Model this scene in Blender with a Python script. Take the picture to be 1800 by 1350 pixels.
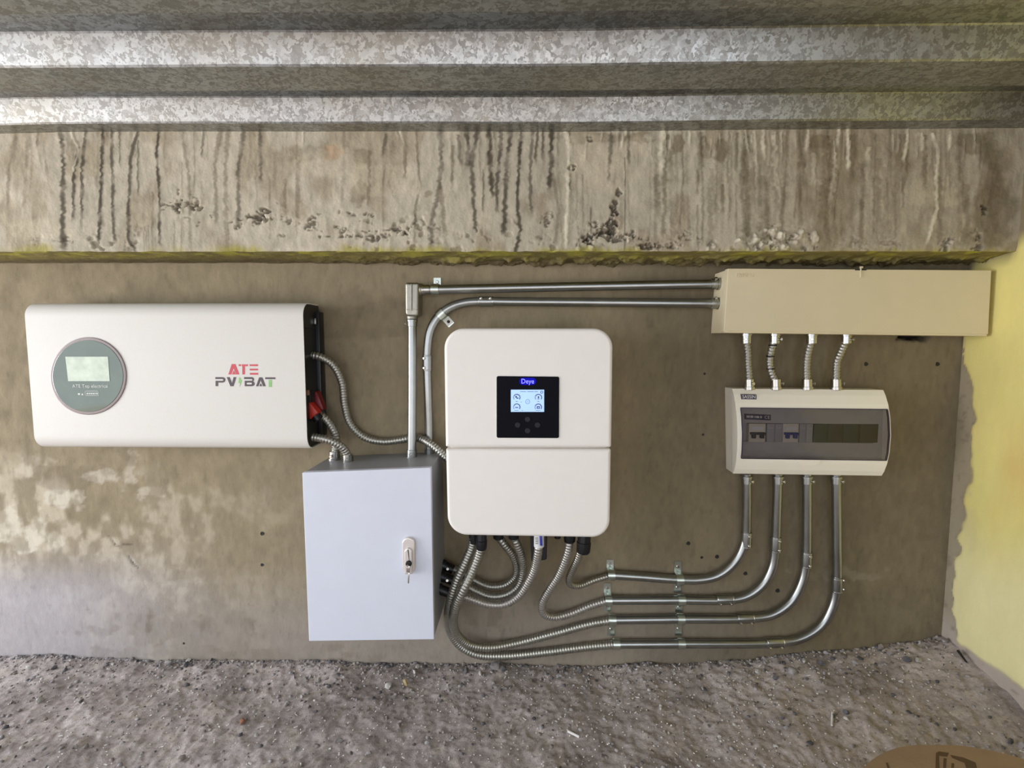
import bpy, bmesh, math, random
import numpy as np
from mathutils import Matrix, Vector
random.seed(7); rng = np.random.default_rng(7)
for o in list(bpy.data.objects): bpy.data.objects.remove(o)
SC = bpy.context.scene; COL = SC.collection
R_ = math.radians

# ------------------------------------------------------------------ camera
D = 1.36                                   # camera to back wall (wall plane is Y = 0)
F = 900.0                                  # focal length in pixels of an 1800 wide frame
PIT = math.atan(75/900); YAW = math.atan(25/900)
fw = np.array([-math.sin(YAW)*math.cos(PIT), math.cos(YAW)*math.cos(PIT), -math.sin(PIT)])
rt = np.array([math.cos(YAW), math.sin(YAW), 0.0]); up = np.cross(rt, fw)
def ray(px, py): return fw + rt*((px-900)/F) + up*((675-py)/F)
_d = ray(500, 1165); H = -_d[2]*D/_d[1]     # camera height: the wall meets the ground at Z = 0
CAM = np.array([0.0, -D, H])
cd = bpy.data.cameras.new('camera'); cam = bpy.data.objects.new('camera', cd); COL.objects.link(cam)
cd.sensor_width = 36; cd.lens = 18; cd.clip_start = 0.02
cam.location = CAM; cam.rotation_euler = (math.pi/2-PIT, 0, YAW); SC.camera = cam

# ------------------------------------------------------------------ light
W = bpy.data.worlds.new('sky'); SC.world = W; W.use_nodes = True
bg = W.node_tree.nodes['Background']
bg.inputs[0].default_value = (0.84, 0.90, 1.0, 1); bg.inputs[1].default_value = 2.45
def area(name, loc, tgt, sx, sy, power, col):
    l = bpy.data.lights.new(name, 'AREA'); l.shape = 'RECTANGLE'; l.size = sx; l.size_y = sy
    l.energy = power; l.color = col
    o = bpy.data.objects.new(name, l); COL.objects.link(o); o.location = loc
    o.rotation_euler = (Vector(tgt)-Vector(loc)).to_track_quat('-Z', 'Y').to_euler()
    return o
area('daylight_opening', (-4.6, -1.5, 0.78), (0, -0.1, 0.75), 1.7, 1.35, 112, (0.97, 0.98, 1.0))
sl = bpy.data.lights.new('sun', 'SUN'); sl.energy = 9; sl.angle = R_(1); sl.color = (1.0, 0.95, 0.86)
sun = bpy.data.objects.new('sun', sl); COL.objects.link(sun)
sun.rotation_euler = Vector((-0.42, 0.20, -0.9)).to_track_quat('-Z', 'Y').to_euler()      # lights the open ground left of the deck
SC.view_settings.view_transform = 'Standard'; SC.view_settings.look = 'None'
SC.view_settings.gamma = 1; SC.view_settings.use_curve_mapping = False
SC.view_settings.exposure = 0.0

# ------------------------------------------------------------------ projection helpers
def P(px, py, off=0.0):                    # point seen at a photo pixel, at distance off from the back wall
    d = ray(px, py); return CAM + d*((-off+D)/d[1])
def PX(px, py, X): d = ray(px, py); return CAM + d*(X/d[0])
def PZ(px, py, Z): d = ray(px, py); return CAM + d*((Z-H)/d[2])
def proj(V):
    q = V-CAM; z = q@fw
    return 900+F*(q@rt)/z, 675-F*(q@up)/z
XW = P(1690, 600)[0]                       # right wall plane

# ------------------------------------------------------------------ noise
def _h(x, y, s):
    n = (x.astype(np.int64)*374761393 + y.astype(np.int64)*668265263 + s*974634777) & 0xffffffff
    n = ((n ^ (n >> 13))*1274126177) & 0xffffffff
    n = ((n ^ (n >> 16))*2246822519) & 0xffffffff
    return ((n ^ (n >> 15)) & 0xffffff)/float(0xffffff)
def vn(x, y, s=0):
    xi = np.floor(x); yi = np.floor(y); fx = x-xi; fy = y-yi
    fx = fx*fx*(3-2*fx); fy = fy*fy*(3-2*fy)
    a = _h(xi, yi, s); b = _h(xi+1, yi, s); c = _h(xi, yi+1, s); d = _h(xi+1, yi+1, s)
    return (a*(1-fx)+b*fx)*(1-fy)+(c*(1-fx)+d*fx)*fy
def fbm(x, y, s=0, o=4):
    t = 0; a = 0.5; n = 0
    for i in range(o):
        t = t+a*vn(x*2**i, y*2**i, s+i*17); n += a; a *= 0.5
    return t/n
def sst(a, b, x): t = np.clip((x-a)/(b-a), 0, 1); return t*t*(3-2*t)

# ------------------------------------------------------------------ materials
def lin(c): return tuple((v/255/12.92 if v/255 <= 0.04045 else ((v/255+0.055)/1.055)**2.4) for v in c)
def nodes(name):
    m = bpy.data.materials.new(name); m.use_nodes = True
    return m, m.node_tree, m.node_tree.nodes['Principled BSDF']
def mat(name, c, rough=0.5, metal=0.0, var=0.06, vs=40.0, bump=0.0, bs=300.0, emit=0.0, coat=0.0, spec=0.5):
    m, t, b = nodes(name); L = t.links
    c = lin(c)
    tc = t.nodes.new('ShaderNodeTexCoord'); n = t.nodes.new('ShaderNodeTexNoise')
    n.inputs['Scale'].default_value = vs; n.inputs['Detail'].default_value = 4
    L.new(tc.outputs['Object'], n.inputs['Vector'])
    r = t.nodes.new('ShaderNodeValToRGB')
    r.color_ramp.elements[0].position = 0.3; r.color_ramp.elements[1].position = 0.7
    r.color_ramp.elements[0].color = (*[v*(1-var) for v in c], 1); r.color_ramp.elements[1].color = (*[min(1, v*(1+var)) for v in c], 1)
    L.new(n.outputs['Fac'], r.inputs[0]); L.new(r.outputs[0], b.inputs['Base Color'])
    b.inputs['Roughness'].default_value = rough; b.inputs['Metallic'].default_value = metal
    b.inputs['Coat Weight'].default_value = coat; b.inputs['Specular IOR Level'].default_value = spec
    if emit:
        L.new(r.outputs[0], b.inputs['Emission Color']); b.inputs['Emission Strength'].default_value = emit
    if bump:
        n2 = t.nodes.new('ShaderNodeTexNoise'); n2.inputs['Scale'].default_value = bs; n2.inputs['Detail'].default_value = 5
        L.new(tc.outputs['Object'], n2.inputs['Vector'])
        bp = t.nodes.new('ShaderNodeBump'); bp.inputs['Strength'].default_value = bump; bp.inputs['Distance'].default_value = 0.002
        L.new(n2.outputs['Fac'], bp.inputs['Height']); L.new(bp.outputs[0], b.inputs['Normal'])
    return m
def mat_attr(name, rough=0.9, var=0.12, vs=(60, 60, 60), bump=0.4, bs=250.0, dist=0.002):
    # colour from the mesh's own stain and tone map times fine procedural grain
    m, t, b = nodes(name); L = t.links
    at = t.nodes.new('ShaderNodeAttribute'); at.attribute_name = 'Col'
    tc = t.nodes.new('ShaderNodeTexCoord'); mp = t.nodes.new('ShaderNodeMapping'); mp.inputs['Scale'].default_value = vs
    L.new(tc.outputs['Object'], mp.inputs['Vector'])
    n = t.nodes.new('ShaderNodeTexNoise'); n.inputs['Scale'].default_value = 1; n.inputs['Detail'].default_value = 6; n.inputs['Roughness'].default_value = 0.65
    L.new(mp.outputs[0], n.inputs['Vector'])
    mr = t.nodes.new('ShaderNodeMapRange'); mr.inputs['From Min'].default_value = 0.25; mr.inputs['From Max'].default_value = 0.75
    mr.inputs['To Min'].default_value = 1-var; mr.inputs['To Max'].default_value = 1+var
    L.new(n.outputs['Fac'], mr.inputs['Value'])
    mx = t.nodes.new('ShaderNodeMix'); mx.data_type = 'RGBA'; mx.blend_type = 'MULTIPLY'; mx.inputs['Factor'].default_value = 1
    L.new(at.outputs['Color'], mx.inputs['A']); L.new(mr.outputs[0], mx.inputs['B'])
    L.new(mx.outputs['Result'], b.inputs['Base Color'])
    b.inputs['Roughness'].default_value = rough; b.inputs['Specular IOR Level'].default_value = 0.25
    n2 = t.nodes.new('ShaderNodeTexNoise'); n2.inputs['Scale'].default_value = bs; n2.inputs['Detail'].default_value = 6
    L.new(tc.outputs['Object'], n2.inputs['Vector'])
    bp = t.nodes.new('ShaderNodeBump'); bp.inputs['Strength'].default_value = bump; bp.inputs['Distance'].default_value = dist
    L.new(n2.outputs['Fac'], bp.inputs['Height']); L.new(bp.outputs[0], b.inputs['Normal'])
    return m
def mat_spangle(name, c0, c1, scale, r0=0.32, r1=0.5, metal=1.0, stretch=(1, 1, 1), grime=0.0):
    m, t, b = nodes(name); L = t.links
    tc = t.nodes.new('ShaderNodeTexCoord'); mp = t.nodes.new('ShaderNodeMapping'); mp.inputs['Scale'].default_value = stretch
    mp.inputs['Rotation'].default_value = (0, 0.5, 0.5)
    L.new(tc.outputs['Object'], mp.inputs['Vector'])
    nz = t.nodes.new('ShaderNodeTexNoise'); nz.inputs['Scale'].default_value = scale*0.7; nz.inputs['Detail'].default_value = 3
    L.new(mp.outputs[0], nz.inputs['Vector'])
    va = t.nodes.new('ShaderNodeMix'); va.data_type = 'RGBA'; va.blend_type = 'LINEAR_LIGHT'; va.inputs['Factor'].default_value = 0.018
    L.new(mp.outputs[0], va.inputs['A']); L.new(nz.outputs['Color'], va.inputs['B'])
    v = t.nodes.new('ShaderNodeTexVoronoi'); v.inputs['Scale'].default_value = scale
    L.new(va.outputs['Result'], v.inputs['Vector'])
    sp = t.nodes.new('ShaderNodeSeparateColor'); L.new(v.outputs['Color'], sp.inputs[0])
    r = t.nodes.new('ShaderNodeValToRGB'); r.color_ramp.elements[0].position = 0.25; r.color_ramp.elements[1].position = 0.75
    r.color_ramp.elements[0].color = (*lin(c0), 1); r.color_ramp.elements[1].color = (*lin(c1), 1)
    L.new(sp.outputs[0], r.inputs[0])
    src = r.outputs[0]
    if grime:
        n3 = t.nodes.new('ShaderNodeTexNoise'); n3.inputs['Scale'].default_value = 5; n3.inputs['Detail'].default_value = 6
        L.new(tc.outputs['Object'], n3.inputs['Vector'])
        r3 = t.nodes.new('ShaderNodeValToRGB'); r3.color_ramp.elements[0].position = 0.42; r3.color_ramp.elements[1].position = 0.7
        r3.color_ramp.elements[0].color = (0, 0, 0, 1); r3.color_ramp.elements[1].color = (grime,)*3+(1,)
        L.new(n3.outputs['Fac'], r3.inputs[0])
        mg = t.nodes.new('ShaderNodeMix'); mg.data_type = 'RGBA'; L.new(r3.outputs[0], mg.inputs['Factor'])
        L.new(src, mg.inputs['A']); mg.inputs['B'].default_value = (*lin((140, 130, 100)), 1); src = mg.outputs['Result']
    L.new(src, b.inputs['Base Color'])
    mr = t.nodes.new('ShaderNodeMapRange'); mr.inputs['To Min'].default_value = r0; mr.inputs['To Max'].default_value = r1
    L.new(sp.outputs[1], mr.inputs['Value']); L.new(mr.outputs[0], b.inputs['Roughness'])
    b.inputs['Metallic'].default_value = metal
    return m
def mat_smoke(name, tint, gloss=0.10, diff=0.10):
    m = bpy.data.materials.new(name); m.use_nodes = True; t = m.node_tree; t.nodes.clear(); L = t.links
    out = t.nodes.new('ShaderNodeOutputMaterial'); tr = t.nodes.new('ShaderNodeBsdfTransparent'); tr.inputs[0].default_value = (*tint, 1)
    gl = t.nodes.new('ShaderNodeBsdfGlossy'); gl.inputs['Roughness'].default_value = 0.08
    df = t.nodes.new('ShaderNodeBsdfDiffuse'); df.inputs[0].default_value = (0.42, 0.40, 0.42, 1)
    fr = t.nodes.new('ShaderNodeLayerWeight'); fr.inputs[0].default_value = 0.25
    mr = t.nodes.new('ShaderNodeMapRange'); mr.inputs['To Min'].default_value = gloss; mr.inputs['To Max'].default_value = 0.8
    L.new(fr.outputs['Fresnel'], mr.inputs['Value'])
    m1 = t.nodes.new('ShaderNodeMixShader'); m1.inputs[0].default_value = diff
    L.new(tr.outputs[0], m1.inputs[1]); L.new(df.outputs[0], m1.inputs[2])
    m2 = t.nodes.new('ShaderNodeMixShader'); L.new(mr.outputs[0], m2.inputs[0]); L.new(m1.outputs[0], m2.inputs[1]); L.new(gl.outputs[0], m2.inputs[2])
    L.new(m2.outputs[0], out.inputs[0]); return m

M = {}
M['wall'] = mat_attr('cement_plaster', var=0.10, vs=(70, 70, 28), bump=0.35, bs=180)
M['beam'] = mat_attr('cast_concrete', var=0.26, vs=(75, 75, 34), bump=0.5, bs=160)
M['paint'] = mat_attr('limewash_paint', var=0.06, vs=(20, 20, 9), bump=0.2, bs=120)
M['dirt'] = mat_attr('dry_dirt', var=0.28, vs=(170, 170, 170), bump=0.5, bs=320, dist=0.002)
M['deck'] = mat_spangle('galvanized_deck', (146, 147, 145), (184, 188, 188), 125, 0.34, 0.5, stretch=(1, 1.2, 1), grime=0.3)
M['emt'] = mat('galvanized_conduit', (163, 165, 162), 0.3, 1.0, 0.06, 30)
M['strap'] = mat('galvanized_strap', (200, 208, 198), 0.3, 1.0, 0.08, 90)
M['flex'] = mat('galvanized_flex', (172, 170, 160), 0.38, 0.9, 0.06)
M['zinc'] = mat('bright_zinc', (184, 182, 176), 0.24, 1.0, 0.05)
M['cast'] = mat('cast_aluminium', (165, 162, 150), 0.42, 1.0, 0.10, 60, 0.3, 400)
M['screw'] = mat('screw_steel', (215, 212, 205), 0.22, 1.0, 0.03)
M['dark'] = mat('screw_slot', (28, 27, 25), 0.6)
M['white'] = mat('white_plastic', (235, 230, 222), 0.42, 0, 0.012, 30, 0.04, 900)
M['batwhite'] = mat('white_powder_coat', (217, 213, 204), 0.5, 0, 0.015, 300, 0.06, 1200)
M['unit'] = mat('ivory_plastic', (243, 237, 222), 0.4, 0, 0.012, 30, 0.03, 900)
M['beige'] = mat('beige_enamel', (214, 201, 168), 0.42, 0, 0.02, 18, 0.05, 500)
M['greyblue'] = mat('blue_grey_enamel', (211, 214, 224), 0.4, 0, 0.012, 30, 0.05, 700)
M['greybody'] = mat('grey_enamel', (150, 150, 152), 0.42, 0, 0.03, 30, 0.05, 700)
M['black'] = mat('black_plastic', (22, 22, 25), 0.4, 0, 0.1)
M['endcap'] = mat('black_end_cap', (24, 26, 28), 0.35, 0, 0.1)
M['gloss'] = mat('black_glass', (10, 11, 18), 0.55, 0, 0.1, spec=0.08)
M['btn'] = mat('rubber_button', (44, 44, 50), 0.7, spec=0.15)
M['bezel'] = mat('rose_grey_bezel', (132, 120, 117), 0.35, 0.3)
M['satin'] = mat('satin_nickel', (222, 214, 208), 0.38, 0.45, 0.02)
M['disc'] = mat('green_reflection_glass', (84, 98, 80), 0.06, 0, 0.16, 14, coat=1.0)  # green of the reflected outdoors put into the glass colour
M['lcd'] = mat('pale_green_lcd', (196, 206, 184), 0.12, 0, 0.16, 40, emit=0.03, coat=0.6)
M['lcdblue'] = mat('blue_lit_lcd', (158, 190, 246), 0.3, 0, 0.03, 30, emit=0.62)
M['lcdink'] = mat('lcd_ink', (42, 46, 92), 0.5)
M['lcdfaint'] = mat('lcd_faint_ink', (112, 128, 176), 0.5)
M['led'] = mat('blue_led', (120, 120, 255), 0.4, 0, 0.02, emit=1.6)
M['ledglow'] = mat('blue_led_window', (4, 2, 150), 0.5, 0, 0.05, emit=0.7, spec=0.1)
M['red'] = mat('red_print', (205, 78, 88), 0.5)
M['ink'] = mat('grey_print', (82, 72, 74), 0.5)
M['green'] = mat('green_print', (136, 196, 110), 0.5)
M['pale'] = mat('pale_print', (206, 210, 200), 0.5)
M['plugred'] = mat('red_connector', (190, 44, 24), 0.38)
M['plugdark'] = mat('dark_red_connector', (120, 18, 22), 0.4)
M['navy'] = mat('navy_sticker', (52, 42, 66), 0.5)
M['blue'] = mat('blue_toggle', (26, 42, 118), 0.45)
M['labelblue'] = mat('blue_label', (36, 52, 160), 0.45)
M['paper'] = mat('white_label', (214, 214, 210), 0.5)
M['module'] = mat('breaker_plastic', (214, 208, 186), 0.5)
M['blank'] = mat('grey_blank', (160, 160, 158), 0.5)
M['inner'] = mat('inner_cover', (176, 172, 166), 0.55)
M['darkgreen'] = mat('dark_green_module', (12, 46, 34), 0.5)
M['darkgrey'] = mat('dark_slot', (26, 30, 27), 0.5)
M['smoke'] = mat_smoke('smoked_window', (0.80, 0.785, 0.80), 0.014, 0.010)
M['pvcwhite'] = mat('pale_flex', (176, 172, 164), 0.38, 0.75, 0.05)
M['stone'] = mat('pebble_grey', (150, 144, 142), 0.85, 0, 0.25, 60, 0.5, 300)
M['stone2'] = mat('pebble_pale', (184, 180, 172), 0.8, 0, 0.2, 60, 0.5, 300)
M['stone3'] = mat('pebble_brown', (134, 123, 116), 0.9, 0, 0.25, 60, 0.5, 300)
M['stonedark'] = mat('pebble_dark', (92, 90, 92), 0.85, 0, 0.25, 60, 0.5, 300)
M['chip'] = mat('white_chips', (225, 222, 216), 0.5, 0, 0.1)
M['brick'] = mat('brick_red', (150, 104, 82), 0.9, 0, 0.2, 80, 0.5)
M['twig'] = mat('dark_wire', (34, 30, 28), 0.6)
M['tan'] = mat('tan_wood', (190, 170, 120), 0.7)
M['carton'] = mat('corrugated_card', (158, 132, 102), 0.85, 0, 0.06, 25, 0.15, 200)
M['cartonink'] = mat('carton_print', (98, 76, 52), 0.85)

# ------------------------------------------------------------------ object helpers
MW = {}
def link(name, V, Fc, m, parent=None, smooth=False, world=True, cols=None):
    V = np.asarray(V, float)
    if parent is not None and world:
        r = parent
        V = V - MW[r.name]
    me = bpy.data.meshes.new(name); me.from_pydata(V.tolist(), [], [list(f) for f in Fc]); me.update()
    if m is not None: me.materials.append(m)
    if smooth: me.shade_smooth() if smooth is True else me.set_sharp_from_angle(angle=R_(smooth))
    if smooth and smooth is not True:
        pass
    o = bpy.data.objects.new(name, me); COL.objects.link(o)
    if parent is not None: o.parent = parent; MW[o.name] = MW[parent.name]
    else: MW[o.name] = np.zeros(3)
    if cols is not None:
        ca = me.color_attributes.new('Col', 'FLOAT_COLOR', 'POINT')
        c4 = np.ones((len(V), 4), np.float32); c4[:, :3] = cols; ca.data.foreach_set('color', c4.ravel())
    return o
def thing(name, label, cat, loc, group=None):
    o = bpy.data.objects.new(name, None); COL.objects.link(o); o.location = [float(v) for v in loc]; o.empty_display_size = 0.05
    o['label'] = label; o['category'] = cat
    if group: o['group'] = group
    MW[o.name] = np.array(loc, float); return o
def tag(o, label, cat, group=None):
    o['label'] = label; o['category'] = cat
    if group: o['group'] = group
    return o
def join(*ms):
    V = []; Fc = []; n = 0
    for v, f in ms:
        V.append(np.asarray(v, float)); Fc += [[i+n for i in q] for q in f]; n += len(v)
    return np.concatenate(V), Fc
def loft(rings, closed=True, cap0=True, cap1=True):
    n = len(rings[0]); V = np.concatenate([np.asarray(r, float) for r in rings]); Fc = []
    for k in range(len(rings)-1):
        for i in range(n if closed else n-1):
            j = (i+1) % n; Fc.append((k*n+i, k*n+j, (k+1)*n+j, (k+1)*n+i))
    if cap0: Fc.append(tuple(range(n-1, -1, -1)))
    if cap1: Fc.append(tuple(range((len(rings)-1)*n, len(rings)*n)))
    return V, Fc
def unit(v): v = np.asarray(v, float); return v/np.linalg.norm(v)
def smooth_path(pts, step):
    p = np.asarray(pts, float)
    q = np.vstack([2*p[0]-p[1], p, 2*p[-1]-p[-2]]); out = []
    for i in range(1, len(q)-2):
        a, b, c, d = q[i-1], q[i], q[i+1], q[i+2]
        # centripetal Catmull-Rom
        t0 = 0; t1 = t0+np.linalg.norm(b-a)**.5; t2 = t1+np.linalg.norm(c-b)**.5; t3 = t2+np.linalg.norm(d-c)**.5
        for t in np.linspace(t1, t2, 24, endpoint=False):
            A1 = (t1-t)/(t1-t0)*a+(t-t0)/(t1-t0)*b; A2 = (t2-t)/(t2-t1)*b+(t-t1)/(t2-t1)*c; A3 = (t3-t)/(t3-t2)*c+(t-t2)/(t3-t2)*d
            B1 = (t2-t)/(t2-t0)*A1+(t-t0)/(t2-t0)*A2; B2 = (t3-t)/(t3-t1)*A2+(t-t1)/(t3-t1)*A3
            out.append((t2-t)/(t2-t1)*B1+(t-t1)/(t2-t1)*B2)
    out.append(p[-1]); out = np.array(out)
    s = np.concatenate([[0], np.cumsum(np.linalg.norm(np.diff(out, axis=0), axis=1))])
    n = max(2, int(round(s[-1]/step))+1); u = np.linspace(0, s[-1], n)
    return np.stack([np.interp(u, s, out[:, k]) for k in range(3)], 1), u
def tube(path, radii, n=16, caps=True):
    path = np.asarray(path, float); N = len(path)
    T = np.gradient(path, axis=0); T /= np.linalg.norm(T, axis=1)[:, None]
    a = np.array([0, 0, 1.0]) if abs(T[0][2]) < 0.9 else np.array([1.0, 0, 0])
    u = unit(np.cross(T[0], a)); rings = []; ang = np.linspace(0, 2*math.pi, n, endpoint=False)
    for i in range(N):
        u = unit(u-T[i]*np.dot(u, T[i])); v = np.cross(T[i], u); r = radii[i] if np.ndim(radii) else radii
        rings.append(path[i]+r*(np.cos(ang)[:, None]*u+np.sin(ang)[:, None]*v))
    return loft(rings, True, caps, caps)
def rod(p0, p1, r, n=16, r1=None, bev=0.0):
    p0 = np.asarray(p0, float); p1 = np.asarray(p1, float); r1 = r if r1 is None else r1
    if bev:
        d = unit(p1-p0)*bev
        return tube([p0, p0+d*0.999, p0+d, p1-d, p1-d*0.999, p1], [r-bev, r, r, r1, r1, r1-bev], n)
    return tube([p0, p0+(p1-p0)*.5, p1], [r, (r+r1)/2, r1], n)
def flexmesh(pts, r, pitch=0.0074, n=14, depth=0.0022):
    path, u = smooth_path(pts, pitch/4)
    ph = (np.arange(len(path)) % 4)
    rad = np.where(ph == 0, r-depth, np.where(ph == 2, r, r-depth*0.22))
    return tube(path, rad, n)
def disc(pan, r, ob, of, bev, n=56):
    st = [(r, ob), (r, of-bev), (r-bev*.3, of-bev*.3), (r-bev, of), (r-bev*2, of)]
    return (lambda v, f: (pan.map(v), f))(*loft([np.array([(pan.W/2+q*math.cos(a), o, pan.H/2+q*math.sin(a)) for a in np.linspace(0, 2*math.pi, n, endpoint=False)][::-1]) for q, o in st]))
class Pan:                                  # a rectangular panel seen at four photo pixels (TL, TR, BR, BL), off metres from the wall
    def __init__(s, c, off, offs=None):
        q = [P(x, y, off) for x, y in c]; s.off = off
        s.tl, s.tr, s.br, s.bl = [np.array([v[0], v[2]]) for v in q]
        s.W = (np.linalg.norm(s.tr-s.tl)+np.linalg.norm(s.br-s.bl))/2; s.H = (np.linalg.norm(s.tl-s.bl)+np.linalg.norm(s.tr-s.br))/2
    def map(s, V):                          # local (x, off, z) with x in 0..W, z in 0..H
        V = np.asarray(V, float); u = (V[:, 0]/s.W)[:, None]; v = (V[:, 2]/s.H)[:, None]
        q = (s.bl*(1-u)+s.br*u)*(1-v)+(s.tl*(1-u)+s.tr*u)*v
        return np.stack([q[:, 0], -V[:, 1], q[:, 1]], 1)
    def base(s, off=0.0): return s.map(np.array([[s.W/2, off, 0]]))[0]
def rrect(x0, x1, z0, z1, rad, n=6):
    if np.ndim(rad) == 0: rad = (rad,)*4     # tl, tr, br, bl
    tl, tr, br, bl = [max(1e-5, r) for r in rad]; pts = []
    for (cx, cz, r, a0) in ((x1-tr, z1-tr, tr, 90), (x1-br, z0+br, br, 0), (x0+bl, z0+bl, bl, -90), (x0+tl, z1-tl, tl, 180)):
        for k in range(n+1):
            a = R_(a0-90*k/n); pts.append((cx+r*math.cos(a), cz+r*math.sin(a)))
    return pts
def plate(pan, ob, of, rad=0.0, bev=0.0, x0=None, x1=None, z0=None, z1=None, n=6, world=True):
    x0 = 0 if x0 is None else x0; z0 = 0 if z0 is None else z0
    x1 = pan.W if x1 is None else x1; z1 = pan.H if z1 is None else z1
    if np.ndim(rad) == 0: rad = (rad,)*4
    st = [(0, ob), (0, of-bev)]
    if bev:
        for k in (1, 2, 3):
            a = math.pi/2*k/3; st.append((bev*(1-math.cos(a)), of-bev+bev*math.sin(a)))
        st.append((bev+min(.0012, bev), of))
    rings = []
    for ins, o in st:
        rings.append(np.array([(x, o, z) for x, z in rrect(x0+ins, x1-ins, z0+ins, z1-ins, tuple(max(1e-4, r-ins) for r in rad), n)]))
    V, Fc = loft(rings)
    return (pan.map(V) if world else V), Fc
def boxm(c, s, rot=None, bev=0.0):
    bm = bmesh.new(); bmesh.ops.create_cube(bm, size=1); bmesh.ops.scale(bm, vec=s, verts=bm.verts)
    if bev: bmesh.ops.bevel(bm, geom=bm.edges[:], offset=bev, segments=2, affect='EDGES', profile=0.5)
    if rot is not None: bmesh.ops.transform(bm, matrix=rot.to_4x4(), verts=bm.verts)
    V = np.array([v.co[:] for v in bm.verts])+np.asarray(c, float); bm.verts.index_update()
    Fc = [[v.index for v in f.verts] for f in bm.faces]; bm.free(); return V, Fc
def prism(pan, poly, ob, of):
    rings = [np.array([(x, o, z) for x, z in poly]) for o in (ob, of)]
    V, Fc = loft(rings); return pan.map(V), Fc
def text(pan, s, x, z, size, of, th=0.0006, shear=0.0, spacing=1.0, fit=None):
    cu = bpy.data.curves.new('t', 'FONT'); cu.body = s; cu.size = size; cu.shear = shear; cu.space_character = spacing; cu.extrude = th/2
    cu.resolution_u = 3; cu.align_x = 'CENTER'; cu.align_y = 'CENTER'
    o = bpy.data.objects.new('t', cu); COL.objects.link(o); dg = bpy.context.evaluated_depsgraph_get()
    me = bpy.data.meshes.new_from_object(o.evaluated_get(dg)); V = np.array([v.co[:] for v in me.vertices]); Fc = [list(p.vertices) for p in me.polygons]
    bpy.data.objects.remove(o); bpy.data.curves.remove(cu); bpy.data.meshes.remove(me)
    if fit: V[:, 0] *= fit/(V[:, 0].max()-V[:, 0].min())
    return pan.map(np.stack([V[:, 0]+x, of+V[:, 2], V[:, 1]+z], 1)), Fc
def gridmesh(nx, ny, flip=False):
    i = np.arange(nx-1)[None, :]; j = np.arange(ny-1)[:, None]; a = (j*nx+i).ravel()
    f = np.stack([a, a+1, a+nx+1, a+nx], 1)
    return (f[:, ::-1] if flip else f)
def link_grid(name, V, Fc, m, cols):
    me = bpy.data.meshes.new(name)
    me.vertices.add(len(V)); me.vertices.foreach_set('co', V.astype(np.float32).ravel())
    me.loops.add(Fc.size); me.loops.foreach_set('vertex_index', Fc.ravel().astype(np.int32))
    me.polygons.add(len(Fc)); me.polygons.foreach_set('loop_start', np.arange(len(Fc), dtype=np.int32)*4)
    me.update(calc_edges=True); me.validate(); me.shade_smooth(); me.materials.append(m)
    ca = me.color_attributes.new('Col', 'FLOAT_COLOR', 'POINT'); c4 = np.ones((len(V), 4), np.float32); c4[:, :3] = cols; ca.data.foreach_set('color', c4.ravel())
    o = bpy.data.objects.new(name, me); COL.objects.link(o); o['kind'] = 'structure'; MW[o.name] = np.zeros(3); return o
def mixc(c, t, m): return c*(1-m[:, None])+np.array(lin(t))[None, :]*m[:, None]
def blob(px, py, cx, cy, rx, ry, s=0, wob=0.5):
    q = min(rx, ry)*.8+3
    d = np.sqrt(((px-cx)/rx)**2+((py-cy)/ry)**2) + wob*(fbm(px/(q*1.5), py/q, s, 6)-.5)*3.2
    return 1-sst(0.6, 1.0, d)

# ================================================================== STRUCTURE
# ---- back wall
XL = -1.9; ZB = P(900, 452)[2]
xs = np.concatenate([np.arange(XL, -1.56, 0.05), np.arange(-1.55, XW-0.0005, 0.0048), [XW, XW+.03]])
zs = np.concatenate([np.arange(-0.15, ZB+0.03, 0.0048), [ZB+0.3]])
X, Z = np.meshgrid(xs, zs); x = X.ravel(); z = Z.ravel()
V = np.stack([x, 0*x, z], 1); px, py = proj(V)
c = np.tile(np.array(lin((143, 130, 105)))[None, :], (len(x), 1))
n1 = fbm(x*2.2, z*2.2, 1); n2 = fbm(x*9, z*9, 2); n3 = fbm(x*30, z*14, 3)
c = c*(0.86+0.28*n1)[:, None]*(0.90+0.20*n3)[:, None]
left = 1-sst(150, 620, px); mott = fbm(x*34, z*24, 6, 5); fine = fbm(x*95, z*40, 7, 4)
c = c*(1+.34*(mott-.5)*(.5+.9*left)+.22*(fine-.5))[:, None]
c = mixc(c, (182, 170, 148), left*sst(0.48, 0.62, n2)*sst(760, 860, py)*(.15+.75*sst(.4, .62, mott)))          # pale efflorescence, lower left
for (bx, by, rx, ry, k) in ((110, 880, 30, 16, .8), (50, 945, 24, 20, .9), (100, 948, 22, 18, .9), (10, 915, 18, 22, .8), (175, 835, 24, 10, .5), (232, 830, 10, 22, .5), (265, 868, 30, 8, .45),
                            (60, 815, 24, 20, .4), (320, 1040, 40, 18, .35), (210, 1010, 30, 22, .3), (1475, 1010, 70, 10, .25), (130, 1045, 40, 14, .3)):
    c = mixc(c, (200, 191, 172), blob(px, py, bx, by, rx*1.25, ry*1.25, int(bx)+3, .8)*k*(.35+.75*sst(.36, .6, mott)))
c = c*(1-.31*sst(1050, 1180, px+60*(n1-.5)))[:, None]  # shadow and light falloff right of the inverter put into the wall colour
c = mixc(c, (182, 178, 184), sst(930, 1060, py+60*(n1-.5))*(1-sst(60, 420, px+80*(n2-.5)))*.75)  # bluish skylight painted into the dusty lower left of the wall
c = mixc(c, (150, 143, 140), sst(960, 1120, py)*(0.35+0.25*n1)*(1-sst(900, 1500, px)))      # greyish dust towards the ground, cool skylight put into its colour
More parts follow.
